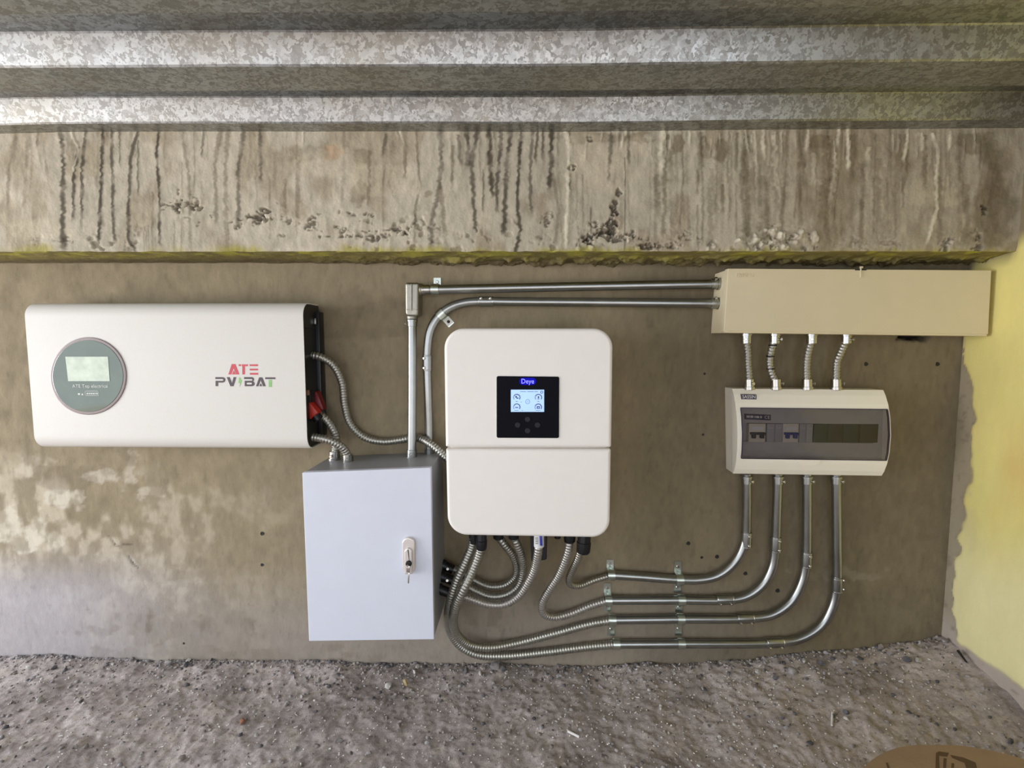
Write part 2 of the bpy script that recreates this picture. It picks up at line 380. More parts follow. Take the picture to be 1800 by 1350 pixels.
for (bx, by, rx, ry, k) in ((280, 1105, 150, 22, .34), (258, 1090, 16, 34, .4), (120, 850, 60, 24, .35), (60, 925, 50, 14, .3), (655, 560, 110, 60, .35), (650, 530, 60, 20, .25), (700, 720, 25, 30, .25),
                            (850, 1080, 30, 26, .35), (1580, 1060, 110, 34, .35), (1520, 900, 150, 40, .2), (1180, 960, 90, 60, .12), (1090, 1110, 150, 14, .2), (400, 1150, 300, 14, .25), (330, 1020, 30, 16, .2)):
    c = mixc(c, (100, 88, 72), blob(px, py, bx, by, rx, ry, int(by)+5, .9)*k*(.2+.8*sst(.34, .66, mott)))
n4 = fbm(x*120, z*38, 9, 3)
c = c*(1-0.16*sst(0.66, 0.78, n4)*(0.4+0.6*n2))[:, None]                                    # trowel pits
dsp = 0.0016*(fbm(x*14, z*10, 11)-.5)+0.0010*(fbm(x*70, z*30, 12)-.5)
def crack(pts, w, k):
    global c, dsp
    pts = np.array(pts, float)
    for (a, b) in zip(pts[:-1], pts[1:]):
        d = b-a; L2 = d@d; t = np.clip(((px-a[0])*d[0]+(py-a[1])*d[1])/L2, 0, 1)
        dd = np.hypot(px-(a[0]+t*d[0]), py-(a[1]+t*d[1]))+1.5*(n4-.5); mk = np.exp(-(dd/w)**2)
        c = mixc(c, (74, 66, 56), mk*k); dsp = dsp-mk*0.002
crack([(192, 943), (202, 958), (212, 962)], 1.6, .6); crack([(225, 978), (232, 990), (242, 998)], 1.8, .7); crack([(216, 957), (232, 957)], 1.4, .6)
crack([(1694, 590), (1690, 700), (1684, 800), (1672, 960), (1657, 1100)], 2.2, .5)
hole = blob(px, py, 1604, 592, 36, 9, 4, .35); c = mixc(c, (20, 18, 16), hole); dsp = dsp-0.02*hole
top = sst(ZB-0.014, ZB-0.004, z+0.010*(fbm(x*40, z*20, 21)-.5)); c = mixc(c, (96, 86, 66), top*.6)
V[:, 1] = -dsp
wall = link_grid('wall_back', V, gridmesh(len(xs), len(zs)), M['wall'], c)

# ---- concrete beam above the wall: front face, chamfer and underside in one profile
OB = 0.13; ZF = P(900, 437.5, OB)[2]; ZBK = P(900, 459, 0)[2]; ZT = P(900, 222, OB)[2]+0.012
ss = np.concatenate([np.arange(0, 1, 0.0080), 1+np.arange(0, 1.0001, 0.03)])
xs = np.concatenate([np.arange(XL, -1.46, 0.05), np.arange(-1.45, XW-0.0005, 0.0023), [XW, XW+.03]])
X, S = np.meshgrid(xs, ss); x = X.ravel(); s = S.ravel()
front = s <= 1; zz = np.where(front, ZT+(ZF-ZT)*s, ZF+(ZBK-ZF)*(s-1)); yy = np.where(front, -OB, -OB+(s-1)*OB)
V = np.stack([x, yy, zz], 1); px, py = proj(V)
pf = np.where(front, py, 445+(s-1)*14)
c = np.tile(np.array(lin((184, 175, 155)))[None, :], (len(x), 1))
n1 = fbm(x*3, zz*3, 31); n2 = fbm(x*14, zz*9, 32); n3 = fbm(x*55, zz*12, 33); n5 = fbm(x*25, zz*45, 35)
c = c*(0.80+0.40*n1)[:, None]*(0.88+0.24*n3)[:, None]
c = mixc(c, (140, 124, 96), sst(0.50, 0.66, n2)*0.45)
c = mixc(c, (120, 106, 78), sst(1150, 1500, px)*0.40*(0.6+0.6*n2))                          # browner and darker to the right
c = mixc(c, (96, 84, 58), blob(px, py, 1745, 330, 45, 160, 7, .5)*.5)
for (bx, by, rx, ry, k) in ((631, 340, 16, 26, .5), (632, 275, 16, 22, .4), (560, 268, 60, 14, .3), (1040, 240, 60, 14, .5), (1125, 240, 26, 12, .6), (1440, 248, 22, 12, .5), (755, 338, 14, 8, .4), (1190, 255, 14, 18, .6), (1268, 262, 12, 24, .6), (1242, 265, 14, 22, .5), (1720, 245, 40, 20, .5), (130, 250, 10, 18, .3)):
    c = mixc(c, (104, 90, 62), blob(px, py, bx, by, rx, ry, int(bx), .6)*k)
for (bx, by, rx, ry, k) in ((590, 290, 60, 40, .25), (1070, 300, 60, 70, .35), (680, 320, 50, 40, .3), (1640, 330, 50, 30, .2), (860, 380, 40, 40, .2), (70, 400, 50, 22, .3)):
    c = mixc(c, (204, 192, 164), blob(px, py, bx, by, rx, ry, int(bx)+9, .7)*k)
c = mixc(c, (196, 150, 110), blob(px, py, 585, 268, 18, 16, 3, .6)*.35)
dsp = 0.0022*(fbm(x*20, zz*12, 36)-.5)+0.0012*(fbm(x*80, zz*40, 37)-.5)
DARK = [([(107, 224), (112, 290), (110, 400), (112, 440)], 6, .8), ([(138, 262), (130, 310), (128, 388)], 3.6, .85), ([(151, 226), (144, 300), (143, 400)], 3.6, .8), ([(181, 224), (178, 310), (174, 425)], 4, .85),
 ([(197, 224), (197, 330), (198, 390), (203, 425)], 3.6, .75), ([(245, 224), (230, 275), (226, 350), (225, 420), (240, 444)], 4.2, .8), ([(243, 250), (242, 342)], 2, .6), ([(278, 224), (276, 270), (280, 360), (281, 430)], 3.4, .85),
 ([(28, 232), (15, 300), (13, 365)], 4.5, .45), ([(51, 224), (46, 285), (41, 365)], 4.5, .4), ([(67, 224), (66, 262)], 3, .6), ([(319, 224), (332, 310), (335, 440)], 3.6, .45), ([(358, 224), (355, 275)], 3, .6),
 ([(388, 224), (378, 290), (381, 395)], 4.6, .5), ([(401, 224), (396, 320), (399, 440)], 4.6, .5), ([(429, 224), (419, 290), (419, 395)], 4.6, .6), ([(456, 224), (458, 318)], 4, .65), ([(211, 235), (211, 290)], 2.4, .6),
 ([(253, 400), (253, 440)], 1.4, .5), ([(257, 398), (257, 440)], 1.4, .5), ([(261, 398), (261, 440)], 1.4, .5), ([(268, 340), (268, 440)], 2, .5), ([(306, 390), (306, 440)], 1.3, .4),
 ([(524, 285), (523, 390)], 4.6, .4), ([(501, 318), (500, 375)], 4, .55), ([(650, 268), (647, 362)], 3.6, .5), ([(678, 238), (672, 275)], 4, .6), ([(711, 232), (711, 312)], 3.8, .55), ([(730, 224), (734, 290), (740, 325), (729, 370), (728, 440)], 2.6, .5),
 ([(773, 224), (775, 290), (768, 350), (757, 390), (758, 440)], 5.6, .6), ([(775, 330), (785, 440)], 4.6, .5), ([(795, 258), (794, 320)], 3.6, .5), ([(805, 240), (809, 290)], 3.6, .6), ([(839, 226), (828, 280), (831, 330), (836, 400)], 5, .75),
 ([(819, 228), (823, 275), (821, 295)], 5, .8), ([(859, 226), (862, 300), (865, 345)], 5, .85), ([(880, 226), (878, 280), (872, 330), (874, 370)], 4.4, .75), ([(897, 226), (890, 300), (885, 410)], 5.2, .8), ([(849, 300), (849, 370)], 2, .6),
 ([(915, 228), (911, 300), (910, 370), (914, 400), (905, 445)], 4, .85), ([(936, 230), (932, 290), (933, 370)], 3.6, .6), ([(945, 228), (941, 282)], 3.4, .75), ([(954, 230), (955, 285)], 3.4, .7), ([(969, 226), (969, 290), (964, 330)], 5, .85),
 ([(970, 290), (982, 370), (974, 440)], 3.8, .45), ([(1000, 230), (1002, 280), (999, 350), (997, 430)], 2.4, .7), ([(1074, 230), (1069, 315)], 4, .6), ([(1104, 230), (1106, 288)], 3.4, .6), ([(1098, 280), (1098, 444)], 1.4, .6), ([(1024, 310), (1024, 390)], 1.4, .5), ([(1038, 365), (1038, 444)], 1.6, .6),
 ([(1170, 240), (1168, 350), (1166, 410)], 5, .5), ([(1230, 236), (1232, 300)], 5, .55), ([(1226, 300), (1226, 340)], 4, .55), ([(1270, 325), (1269, 372)], 4.6, .55), ([(1295, 236), (1294, 300)], 3.6, .55), ([(1247, 330), (1250, 430)], 6, .4), ([(1226, 360), (1227, 440)], 2.4, .4),
 ([(1314, 300), (1311, 440)], 7, .45), ([(1340, 310), (1345, 400), (1340, 440)], 10, .4), ([(1450, 232), (1450, 280), (1444, 386)], 8, .55), ([(1473, 300), (1466, 385)], 1.6, .55), ([(1516, 290), (1514, 425)], 5, .4), ([(1544, 280), (1542, 395)], 8, .35),
 ([(1585, 270), (1587, 365)], 3, .5), ([(1626, 240), (1626, 332)], 4.4, .45), ([(1652, 310), (1650, 380), (1654, 425)], 7, .5), ([(1569, 330), (1566, 400)], 3, .4), ([(1572, 350), (1574, 410)], 3, .4), ([(1735, 235), (1748, 300), (1741, 430)], 14, .4)]
LIGHT = [([(122, 226), (140, 262), (130, 300)], 3, .5), ([(993, 228), (1003, 262), (998, 310), (999, 345), (996, 430)], 4.5, .8), ([(1165, 228), (1162, 270), (1164, 300)], 5, .7), ([(1182, 230), (1178, 262)], 4, .6), ([(1490, 228), (1492, 295)], 3.6, .8), ([(1474, 230), (1472, 255)], 3.6, .7), ([(1343, 230), (1345, 280)], 3, .6),
 ([(1422, 232), (1417, 262)], 4, .7), ([(1640, 236), (1650, 262), (1646, 300), (1648, 360), (1630, 420)], 4.2, .8), ([(1620, 236), (1622, 262)], 4, .7), ([(1672, 232), (1668, 262)], 4, .8), ([(1596, 240), (1588, 280)], 3.6, .7), ([(1526, 260), (1526, 280)], 5, .5), ([(533, 226), (532, 255)], 2, .8), ([(702, 226), (710, 252)], 2.6, .9), ([(695, 228), (700, 240)], 2, .6),
 ([(1100, 232), (1090, 262)], 3, .5), ([(866, 226), (868, 262)], 2.4, .4), ([(1310, 232), (1316, 270)], 3, .5), ([(1327, 232), (1330, 290)], 2.6, .5), ([(1211, 232), (1214, 255)], 3, .6), ([(1362, 240), (1366, 330)], 5, .35), ([(1432, 270), (1430, 320)], 5, .3), ([(1470, 270), (1462, 350)], 6, .35), ([(1340, 250), (1342, 270)], 3, .6)]
for k in range(110):
    xx = rng.uniform(0, 1780); y0 = rng.choice([226, 226, 226, rng.uniform(240, 380)]); L_ = rng.uniform(20, 190)*(0.6 if xx < 300 else 1)
    DARK.append(([(xx, y0), (xx+rng.uniform(-4, 4), y0+L_/2), (xx+rng.uniform(-7, 7), min(442, y0+L_))], rng.uniform(1.4, 4.5), rng.uniform(.12, .36)))
for k in range(75):
    xx = rng.uniform(1150, 1700); y0 = rng.choice([230, 240, rng.uniform(250, 380)]); L_ = rng.uniform(25, 170)
    DARK.append(([(xx, y0), (xx+rng.uniform(-4, 4), y0+L_/2), (xx+rng.uniform(-7, 7), min(440, y0+L_))], rng.uniform(1.6, 7), rng.uniform(.2, .46)))
for k in range(46):
    xx = rng.uniform(980, 1720); L_ = rng.uniform(8, 50)
    LIGHT.append(([(xx, 226+rng.uniform(0, 30)), (xx+rng.uniform(-4, 4), 232+L_)], rng.uniform(1.0, 2.4), rng.uniform(.2, .5)))
wobx = 3.0*(fbm(py/26, px/40, 41)-.5)+1.6*(vn(py/6, px/30, 43)-.5)
def streak(pts, w, k, col, h):
    global c, dsp
    pts = np.array(pts, float); xc = np.interp(py, pts[:, 1], pts[:, 0])
    a, b = pts[0, 1], pts[-1, 1]
    sel = (py > a-4) & (py < b+6) & front & (np.abs(px-xc) < 6*w+10)
    d = (px[sel]-xc[sel]+wobx[sel]+w*.7*(vn(py[sel]/3.2, px[sel]*0+w*7, 45)-.5))/(w*.78*(0.6+0.8*vn(py[sel]/8, px[sel]*0+w*3, 44)))
    mk = np.zeros(len(px)); mk[sel] = np.exp(-(np.abs(d)**4))*sst(b+6, b-8, py[sel])*(0.55+0.45*sst(0.25, 0.5, n5[sel]))
    c = mixc(c, col, mk*min(1, k*1.05)); dsp = dsp+mk*h
for p_, w_, k_ in DARK: streak(p_, w_, k_, (62, 55, 42) if k_ > .55 else (104, 92, 70), 0.0007 if k_ > .5 else 0.0003)
for p_, w_, k_ in LIGHT: streak(p_, w_, k_, (212, 204, 180), 0.0014)
# honeycombed band with real pits
band = sst(360, 395, py)*sst(446, 434, py)*front
hc = sst(0.62, 0.74, fbm(x*48, zz*62, 51))*band*sst(0.46, 0.62, fbm(x*4, zz*2, 52))
c = mixc(c, (90, 80, 62), hc*.35); dsp = dsp-hc*0.006
for (bx, by, rx, ry, dp) in ((1078, 392, 7, 22, .016), (1040, 414, 12, 5, .012), (1062, 409, 16, 8, .012), (1095, 412, 18, 6, .010), (1032, 416, 7, 6, .012), (1052, 402, 8, 7, .010), (1086, 336, 4, 6, .010), (1083, 357, 4, 6, .008), (1006, 292, 5, 4, .008), (455, 381, 15, 5, .012), (464, 372, 6, 6, .012), (420, 392, 7, 6, .008),
                       (316, 363, 5, 7, .008), (344, 366, 7, 4, .007), (313, 340, 3, 6, .006), (545, 388, 7, 10, .007), (650, 374, 12, 3, .007), (697, 400, 10, 3, .007), (600, 413, 30, 2.5, .006), (655, 416, 14, 4, .006), (1735, 364, 7, 7, .010), (1718, 410, 6, 6, .009), (1722, 430, 5, 7, .009), (1665, 428, 6, 10, .009), (1136, 428, 10, 5, .008),
                       (1035, 244, 6, 4, .006), (1160, 428, 30, 3, .005), (1250, 425, 8, 5, .006), (1335, 430, 6, 7, .006), (835, 402, 3, 4, .004), (960, 388, 8, 5, .006), (349, 394, 3, 3, .006), (372, 379, 2, 2, .005)):
    mk = blob(px, py, bx, by, rx*1.25, ry*1.25, int(bx+by), .9)*sst(.36, .52, fbm(px/5, py/4, int(bx)+2, 3))*front; c = mixc(c, (66, 58, 48), mk*.6); dsp = dsp-mk*dp
for (bx, by, rx, ry, k) in ((318, 362, 26, 18, 1), (440, 386, 46, 12, 1), (345, 366, 14, 6, .8), (530, 388, 40, 10, .8), (610, 378, 46, 7, 1), (640, 405, 70, 10, 1), (700, 402, 30, 8, 1), (500, 380, 14, 22, .8), (740, 398, 30, 12, .7), (1075, 404, 60, 20, 1), (1010, 400, 40, 24, .8), (1180, 418, 90, 14, .8), (1140, 425, 24, 6, 1), (1380, 418, 60, 24, 1), (90, 420, 50, 14, .5), (960, 400, 20, 30, .6), (1670, 425, 20, 14, 1), (1718, 420, 14, 20, .8), (1540, 420, 60, 16, .4)):
    mk = blob(px, py, bx, by, rx, ry, int(bx)+21, .8)*front
    rg_ = sst(.09, .03, np.abs(fbm(px/11, py/7, int(by), 3)-.5))*sst(.45, .6, fbm(px/16, py/10, int(bx)+1, 2))*mk*k
    c = mixc(c, (84, 74, 58), rg_*.75); dsp = dsp-rg_*.005; c = mixc(c, (206, 196, 172), mk*sst(.56, .66, fbm(px/7, py/6, int(bx)+5, 2))*.35*k); dsp = dsp+mk*.002*(fbm(px/7, py/6, int(bx)+5, 2)-.5)
for k in range(46):                                                                            # exposed aggregate stones, pale
    bx, by = rng.normal(1380, 24), rng.uniform(398, 442)
    if k > 30: bx, by = rng.uniform(1000, 1340), rng.uniform(405, 440)
    mk = blob(px, py, bx, by, rng.uniform(3, 7), rng.uniform(3, 7), k, .3)*front; c = mixc(c, (206, 198, 176), mk*.7); dsp = dsp+mk*.004
# algae along the lower arris and the underside
al = sst(426, 440, pf+14*(fbm(x*30, zz*8, 61)-.5)+6*(vn(x*160, zz*3, 62)-.5))
al_l = al*sst(-60, 120, px)
c = mixc(c, (158, 150, 62), np.where(front, al_l*sst(.3, .6, fbm(x*9, zz*0+3, 63))*.8, 0))
und = ~front; us = np.clip(s-1, 0, 1)
uc = np.tile(np.array(lin((140, 130, 78)))[None, :], (len(x), 1))*(0.7+0.5*fbm(x*18, us*5, 64))[:, None]
uc = mixc(uc, (186, 182, 70), sst(.50, .64, fbm(x*26, us*4, 65))*sst(.7, .0, us)*.75)
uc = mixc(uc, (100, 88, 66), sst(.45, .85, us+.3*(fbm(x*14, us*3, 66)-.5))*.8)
c = np.where(und[:, None], uc, c)
rough = sst(420, 900, px)*sst(0.25, 0.6, us)*und
V[:, 1] -= np.where(front, dsp, 0)
edge = np.exp(-((s-1)/0.02)**2)
V[:, 2] += np.where(und, 0.004*(fbm(x*30, us*6, 67)-.5)-rough*0.016*np.maximum(0, fbm(x*45, us*7, 68)-.42)*2, 0)+edge*0.005*(fbm(x*28, s*0, 69)-.5)
V[:, 2] -= .011*np.clip((x+1.2)/2.4, 0, 1)*np.minimum(s, 1)
V[:, 1] += edge*0.004*(fbm(x*35, s*0, 70)-.3)
beam = link_grid('trim_1', V, gridmesh(len(xs), len(ss), True), M['beam'], c)
beam['label'] = 'drip-stained concrete beam across the top of the wall, green algae along its lower edge'

# ---- right wall, yellow limewash over grey plaster
ys = np.concatenate([np.arange(-2.15, -0.75, 0.02), np.arange(-0.75, 0.0001, 0.006), [0.02]]); zs = np.concatenate([np.arange(-0.2, 1.0, 0.006), np.arange(1.0, 1.5, 0.04)])
Y, Z = np.meshgrid(ys, zs); y = Y.ravel(); z = Z.ravel()
V = np.stack([0*y+XW, y, z], 1)
c = np.tile(np.array(lin((222, 209, 132)))[None, :], (len(y), 1))
n1 = fbm(y*5, z*3, 81); n2 = fbm(y*16, z*10, 82)
c = c*(.9+.2*n1)[:, None]
c = mixc(c, (218, 184, 112), sst(.38, .60, fbm(y*4+3, z*3.2, 83))*sst(.30, .42, z)*sst(.78, .60, z)*.65)
c = mixc(c, (226, 218, 168), sst(.48, .28, z+.15*(n1-.5))*.8)
c = mixc(c, (190, 176, 150), sst(.6, .72, n2)*sst(-.12, -.02, y)*.4)
wdt = np.interp(z, [0, .12, .25, .45, .62, .75, .85, 1.2], [.055, .045, .035, .055, .065, .05, .006, .004])+.05*(fbm(y*0+2, z*12, 84)-.5)+.03*(fbm(y*30, z*30, 85)-.5)
grey = np.maximum(sst(1.0, .75, -y/np.maximum(wdt, .004)), sst(1.0, .6, (z-.085)/(.055+.05*(fbm(y*8, z*0, 86)-.5)+.02*(n2-.5))))
c = mixc(c, (150, 138, 121), grey*.92); c = mixc(c, (178, 166, 158), grey*sst(.22, .12, z)*.7)
c = mixc(c, (120, 108, 92), sst(.62, .72, fbm(y*60, z*60, 87))*grey*.5)
cap = sst(-.006, .006, z-(ZF-.004-.34*(y+.13))+.014*(fbm(y*30, z*30, 80)-.5)); cc_ = np.tile(np.array(lin((128, 117, 92)))[None, :], (len(y), 1))*(.8+.4*fbm(y*20, z*7, 79))[:, None]
unseen_grey = sst(-.75, -.95, y+.12*(fbm(y*3, z*3, 78)-.5)); c = c*(1-unseen_grey[:, None])+np.array(lin((132, 122, 104)))[None, :]*unseen_grey[:, None]  # unseen stretch left grey to keep yellow out of the deck's reflections
c = c*(1-cap[:, None])+cc_*cap[:, None]; grey = np.maximum(grey, cap)
dx = .0025*(fbm(y*12, z*12, 88)-.5)-.003*(grey*-1)
V[:, 0] = XW-(.0015-dx+.003*(1-grey))+.004
V[:, 0] = np.minimum(V[:, 0], XW+.004)
link_grid('wall_right', V, gridmesh(len(ys), len(zs), True), M['paint'], c)

# ---- dirt ground
xs = np.concatenate([np.arange(-6.0, -1.6, 0.04), np.arange(-1.6, XW+.03, 0.0045)]); ys = np.concatenate([np.arange(-6.0, -0.62, 0.04), np.arange(-0.62, 0.03, 0.0045)])
X, Y = np.meshgrid(xs, ys); x = X.ravel(); y = Y.ravel()
def ground(x, y):
    x = np.asarray(x, float); y = np.asarray(y, float)
    g = np.interp(x, [-1.4, 0.2, 0.45, 0.70, 0.95, XW, 1.3], [0.0, 0.0, .012, .035, .065, .092, .095])*sst(-0.55, -0.02, y)
    g = g+np.interp(x, [0.6, XW], [0, .02])*0.6
    g = g+.010*np.exp(-((y+.02)/.05)**2)*(.3+fbm(x*7, y*3, 90))
    near = sst(-1.2, -.6, y)
    return g+near*(.022*(fbm(x*5, y*5, 91)-.5)+.009*(fbm(x*18, y*18, 92)-.5)+.006*(fbm(x*60, y*60, 93)-.5)+.0035*(vn(x*170, y*170, 94)-.5))
z = ground(x, y); V = np.stack([x, y, z], 1)
c = np.tile(np.array(lin((172, 161, 156)))[None, :], (len(x), 1))
n1 = fbm(x*4, y*4, 95); n2 = fbm(x*22, y*22, 96); n3 = fbm(x*90, y*90, 97)
c = c*(.74+.52*n1)[:, None]*(.8+.4*n3)[:, None]
c = mixc(c, (198, 188, 184), sst(.52, .68, n2)*.45); c = mixc(c, (122, 112, 106), sst(.55, .7, fbm(x*9, y*9, 98))*.45)
c = mixc(c, (186, 172, 158), sst(.60, .72, fbm(x*40, y*40, 99))*.4)
floor = link_grid('floor', V, gridmesh(len(xs), len(ys)), M['dirt'], c)

# ---- corrugated steel deck overhead (one trapezoidal profile swept along X)
ZDb = ZT-0.004; RIB = 0.048
prof = []; d0 = 1.185; per = 0.2385
prof.append((0.12, ZDb))
k = 0; dist = d0
while dist > -1.3:
    prof += [(-(D-dist), ZDb), (-(D-dist)-.003, ZDb+.003), (-(D-dist)-.022, ZDb+RIB-.002), (-(D-dist)-.025, ZDb+RIB), (-(D-dist)-.112, ZDb+RIB), (-(D-dist)-.151, ZDb)]
    dist -= per
prof = np.array(prof); pd = []
for a, b in zip(prof[:-1], prof[1:]):
    pd += [a, a*.5+b*.5]
pd.append(prof[-1]); pd = np.array(pd)
xs = np.concatenate([[-1.78], np.arange(-1.6, XW-.001, .03), [XW]])
X, I = np.meshgrid(xs, np.arange(len(pd))); x = X.ravel(); q = pd[I.ravel()]
sag = -.008-.014*np.clip((x+1.1)/1.2, 0, 1)-.003*sst(.5, 1.15, x)-.006*sst(-.9, -1.6, x)+.0012*(fbm(x*4, q[:, 0]*9, 5)-.5)*2
V = np.stack([x, q[:, 0], q[:, 1]+sag], 1)
me = link_grid('ceiling', V, gridmesh(len(xs), len(pd), False), M['deck'], np.ones((len(x), 3)))
me.data.set_sharp_from_angle(angle=R_(20))
me['label'] = 'ribbed galvanized steel deck overhead with mottled spangle'

# ================================================================== WALL THINGS
def off_pts(pts):
    out = []; last = 0.02
    for p in pts:
        if len(p) == 3: last = p[2]
        out.append(P(p[0], p[1], last))
    return np.array(out)
RE = 0.0117
def coupling(par, a, b, off, sdir, r=RE):
    p0 = P(*a, off); p1 = P(*b, off); t = unit(p1-p0)
    cp = link('coupling', *tube([p0, p0+t*.0004, p0+t*.003, p1-t*.003, p1-t*.0004, p1], [r+.0002, r+.0016, r+.0018, r+.0018, r+.0016, r+.0002], 20), M['emt'], par, 40)
    sd = unit(sdir); sd = unit(sd-t*np.dot(sd, t))
    for f in (.2, .8):
        q = p0+(p1-p0)*f+sd*(r+.001)
        link('screw', *join(rod(q, q+sd*.0042, .0034, 10, bev=.0008), boxm(q+sd*.0043, (.0045, .0045, .001))), M['screw'], cp, 30)
        rg = p0+(p1-p0)*(f+(-.13 if f < .5 else .13))
        link('rim', *tube([rg-t*.0008, rg, rg+t*.0008], [r+.0016, r+.0028, r+.0016], 20), M['zinc'], cp, True)
    return cp
def connector(par, p0, p1, r, screw=None, name='connector', m='zinc'):
    p0 = np.asarray(p0); p1 = np.asarray(p1); t = unit(p1-p0); L = np.linalg.norm(p1-p0)
    cn = link(name, *tube([p0, p0+t*.0006, p0+t*L*.28, p0+t*L*.30, p0+t*(L-.0006), p1], [r+.002, r+.0034, r+.0034, r+.0016, r+.0016, r], 20), M[m], par, 35)
    if screw is not None:
        sd = unit(np.asarray(screw, float)); q = p0+t*L*.6+sd*(r+.001)
        link('screw', *join(rod(q, q+sd*.004, .0024, 8), rod(q+sd*.004, q+sd*.0065, .0042, 10, bev=.0008)), M['screw'], cn, 30)
    return cn
def hose(par, pts, r, m='flex', pitch=.0074):
    return link('hose', *flexmesh(off_pts(pts), r, pitch), M[m], par, True)

# ---- 1. battery
b = Pan([(47, 533), (535, 533), (540, 786), (66, 786)], 0.125)
q0 = P(47, 600, .125); q1 = P(534, 600, .125); zt = P(300, 533, .095)[2]; zb = P(300, 787, .10)[2]
b.tl = np.array([q0[0], zt]); b.bl = np.array([q0[0], zb]); b.tr = np.array([q1[0], zt]); b.br = np.array([q1[0], zb]); b.W = q1[0]-q0[0]; b.H = zt-zb
bat = thing('wall_battery', 'long white wall-mounted battery pack with round display and red and grey logo', 'battery', b.base(0.03))
def bprof(ins, o0, o1, R, n=8):
    pts = [(o0, ins)]
    for k in range(n+1): a = math.pi/2*k/n; pts.append((o1-ins-(R-ins)+(R-ins)*math.sin(a), ins+(R-ins)-(R-ins)*math.cos(a)))
    for k in range(n+1): a = math.pi/2*k/n; pts.append((o1-ins-(R-ins)+(R-ins)*math.cos(a), b.H-ins-(R-ins)+(R-ins)*math.sin(a)))
    pts.append((o0, b.H-ins)); return pts
outer = bprof(0, .03, .125, .034); inner = bprof(.0022, .03, .125, .034)
sheet = outer+inner[::-1]
V, Fc = loft([np.array([(x_, o, z_) for o, z_ in sheet]) for x_ in (0, b.W)], True, False, False)
n_ = len(outer); N2 = len(sheet)
for s0 in (0, N2):
    for i in range(n_-1):
        f = (s0+i, s0+i+1, s0+N2-2-i, s0+N2-1-i); Fc.append(f if s0 == 0 else f[::-1])
link('cover', b.map(V), Fc, M['batwhite'], bat, 35)
for xa, xb in ((.007, .012), (b.W-.012, b.W-.007)):
    V, Fc = loft([np.array([(x_, o, z_) for o, z_ in bprof(.0023, .012, .125, .034)]) for x_ in (xa, xb)])
    ec = link('end_cap', b.map(V), Fc, M['endcap'], bat, 35)
xr = b.map(np.array([[b.W-.007, 0, 0]]))[0][0]
link('seam', *boxm((xr+.001, -.075, zt-.062), (.002, .07, .0022)), M['btn'], ec)
link('bracket', *boxm((xr-.006, -.018, (zt+zb)/2), (.03, .032, b.H*.9), None, .002), M['endcap'], bat, 30)
link('bracket', *boxm((q0[0]+.04, -.018, (zt+zb)/2), (.03, .032, b.H*.8), None, .002), M['endcap'], bat, 30)
link('latch', *boxm((xr+.003, -.045, zt-.043), (.006, .007, .016), None, .001), M['zinc'], ec, 30)
link('socket', *boxm((xr+.001, -.075, zb+.13), (.004, .03, .03), None, .001), M['black'], ec, 30)
link('socket', *boxm((xr+.002, -.1, zb+.142), (.006, .008, .013), None, .001), M['brick'], ec, 30)
dp = Pan([(88, 594), (222, 594), (222, 728), (88, 728)], .127)
dd = link('display', *disc(dp, dp.W/2, .122, .1275, .0015), M['bezel'], bat, 35)
link('display_glass', *disc(dp, dp.W/2-.007, .126, .1283, .0006), M['disc'], dd, 35)
sp = Pan([(115, 627), (190, 627), (193, 670), (120, 670)], .1288)
sc = link('screen', *plate(sp, .128, .1292, .0006), M['lcd'], dd)
link('print', *join(text(sp, 'ATE Top electrical', sp.W*.52, -.0125, .0118, .1287, .0004, fit=sp.W*.86),
     prism(sp, [(sp.W*.20, -.034), (sp.W*.25, -.034), (sp.W*.25, -.030), (sp.W*.20, -.030)], .1283, .1288), prism(sp, [(sp.W*.29, -.035), (sp.W*.325, -.035), (sp.W*.325, -.031), (sp.W*.29, -.031)], .1283, .1288),
     *[prism(sp, p_, .1283, .1288) for p_ in ([(.040, -.036), (.075, -.036), (.075, -.0352), (.040, -.0352)], [(.040, -.0252), (.075, -.0252), (.075, -.0244), (.040, -.0244)], [(.040, -.036), (.0408, -.036), (.0408, -.0244), (.040, -.0244)], [(.0742, -.036), (.075, -.036), (.075, -.0244), (.0742, -.0244)])],
     *[prism(sp, [(.044+k*.005, -.0325), (.0475+k*.005, -.0325), (.0475+k*.005, -.029), (.044+k*.005, -.029)], .1283, .1288) for k in range(6)]), M['pale'], dd)
# logo: pixel polygons of the 1800x1029 crop (360..500, 620..700) turned into the cover plane
lp = Pan([(360, 620), (500, 620), (500, 700), (360, 700)], .1253)
def lg(*pts): return prism(lp, [(x_/1800*lp.W, (1029-y_)/1029*lp.H) for x_, y_ in pts], .1246, .1256)
for q in (lg((535, 490), (610, 255), (690, 255), (780, 490), (710, 490), (652, 345), (598, 490)), lg((618, 490), (655, 400), (698, 490)), lg((768, 262), (820, 262), (820, 300), (768, 300)),
     lg((840, 262), (972, 262), (972, 302), (905, 302), (905, 490), (850, 490), (850, 302), (840, 302)), lg((1015, 262), (1198, 262), (1198, 302), (1015, 302)), lg((1018, 360), (1200, 360), (1200, 398), (1018, 398)), lg((1022, 454), (1204, 454), (1204, 496), (1022, 496))):
    link('red_lettering', *q, M['red'], bat)
def arcp(cx, cy, r, a0, a1, n=6): return [(cx+r*math.cos(R_(a0+(a1-a0)*k/n)), cy+r*math.sin(R_(a0+(a1-a0)*k/n))) for k in range(n+1)]
Pout = [(240, 550)]+arcp(404, 612, 62, -90, 90)+[(300, 674), (300, 755), (245, 755), (245, 632)]+arcp(400, 614, 20, 90, -90)+[(240, 594)]
Bm1 = [(890, 550)]+arcp(1064, 600, 50, -90, 60)+arcp(1072, 700, 56, -60, 90)+[(905, 756), (905, 632), (1060, 632)]+arcp(1058, 614, 20, 80, -90, 4)+[(890, 594)]
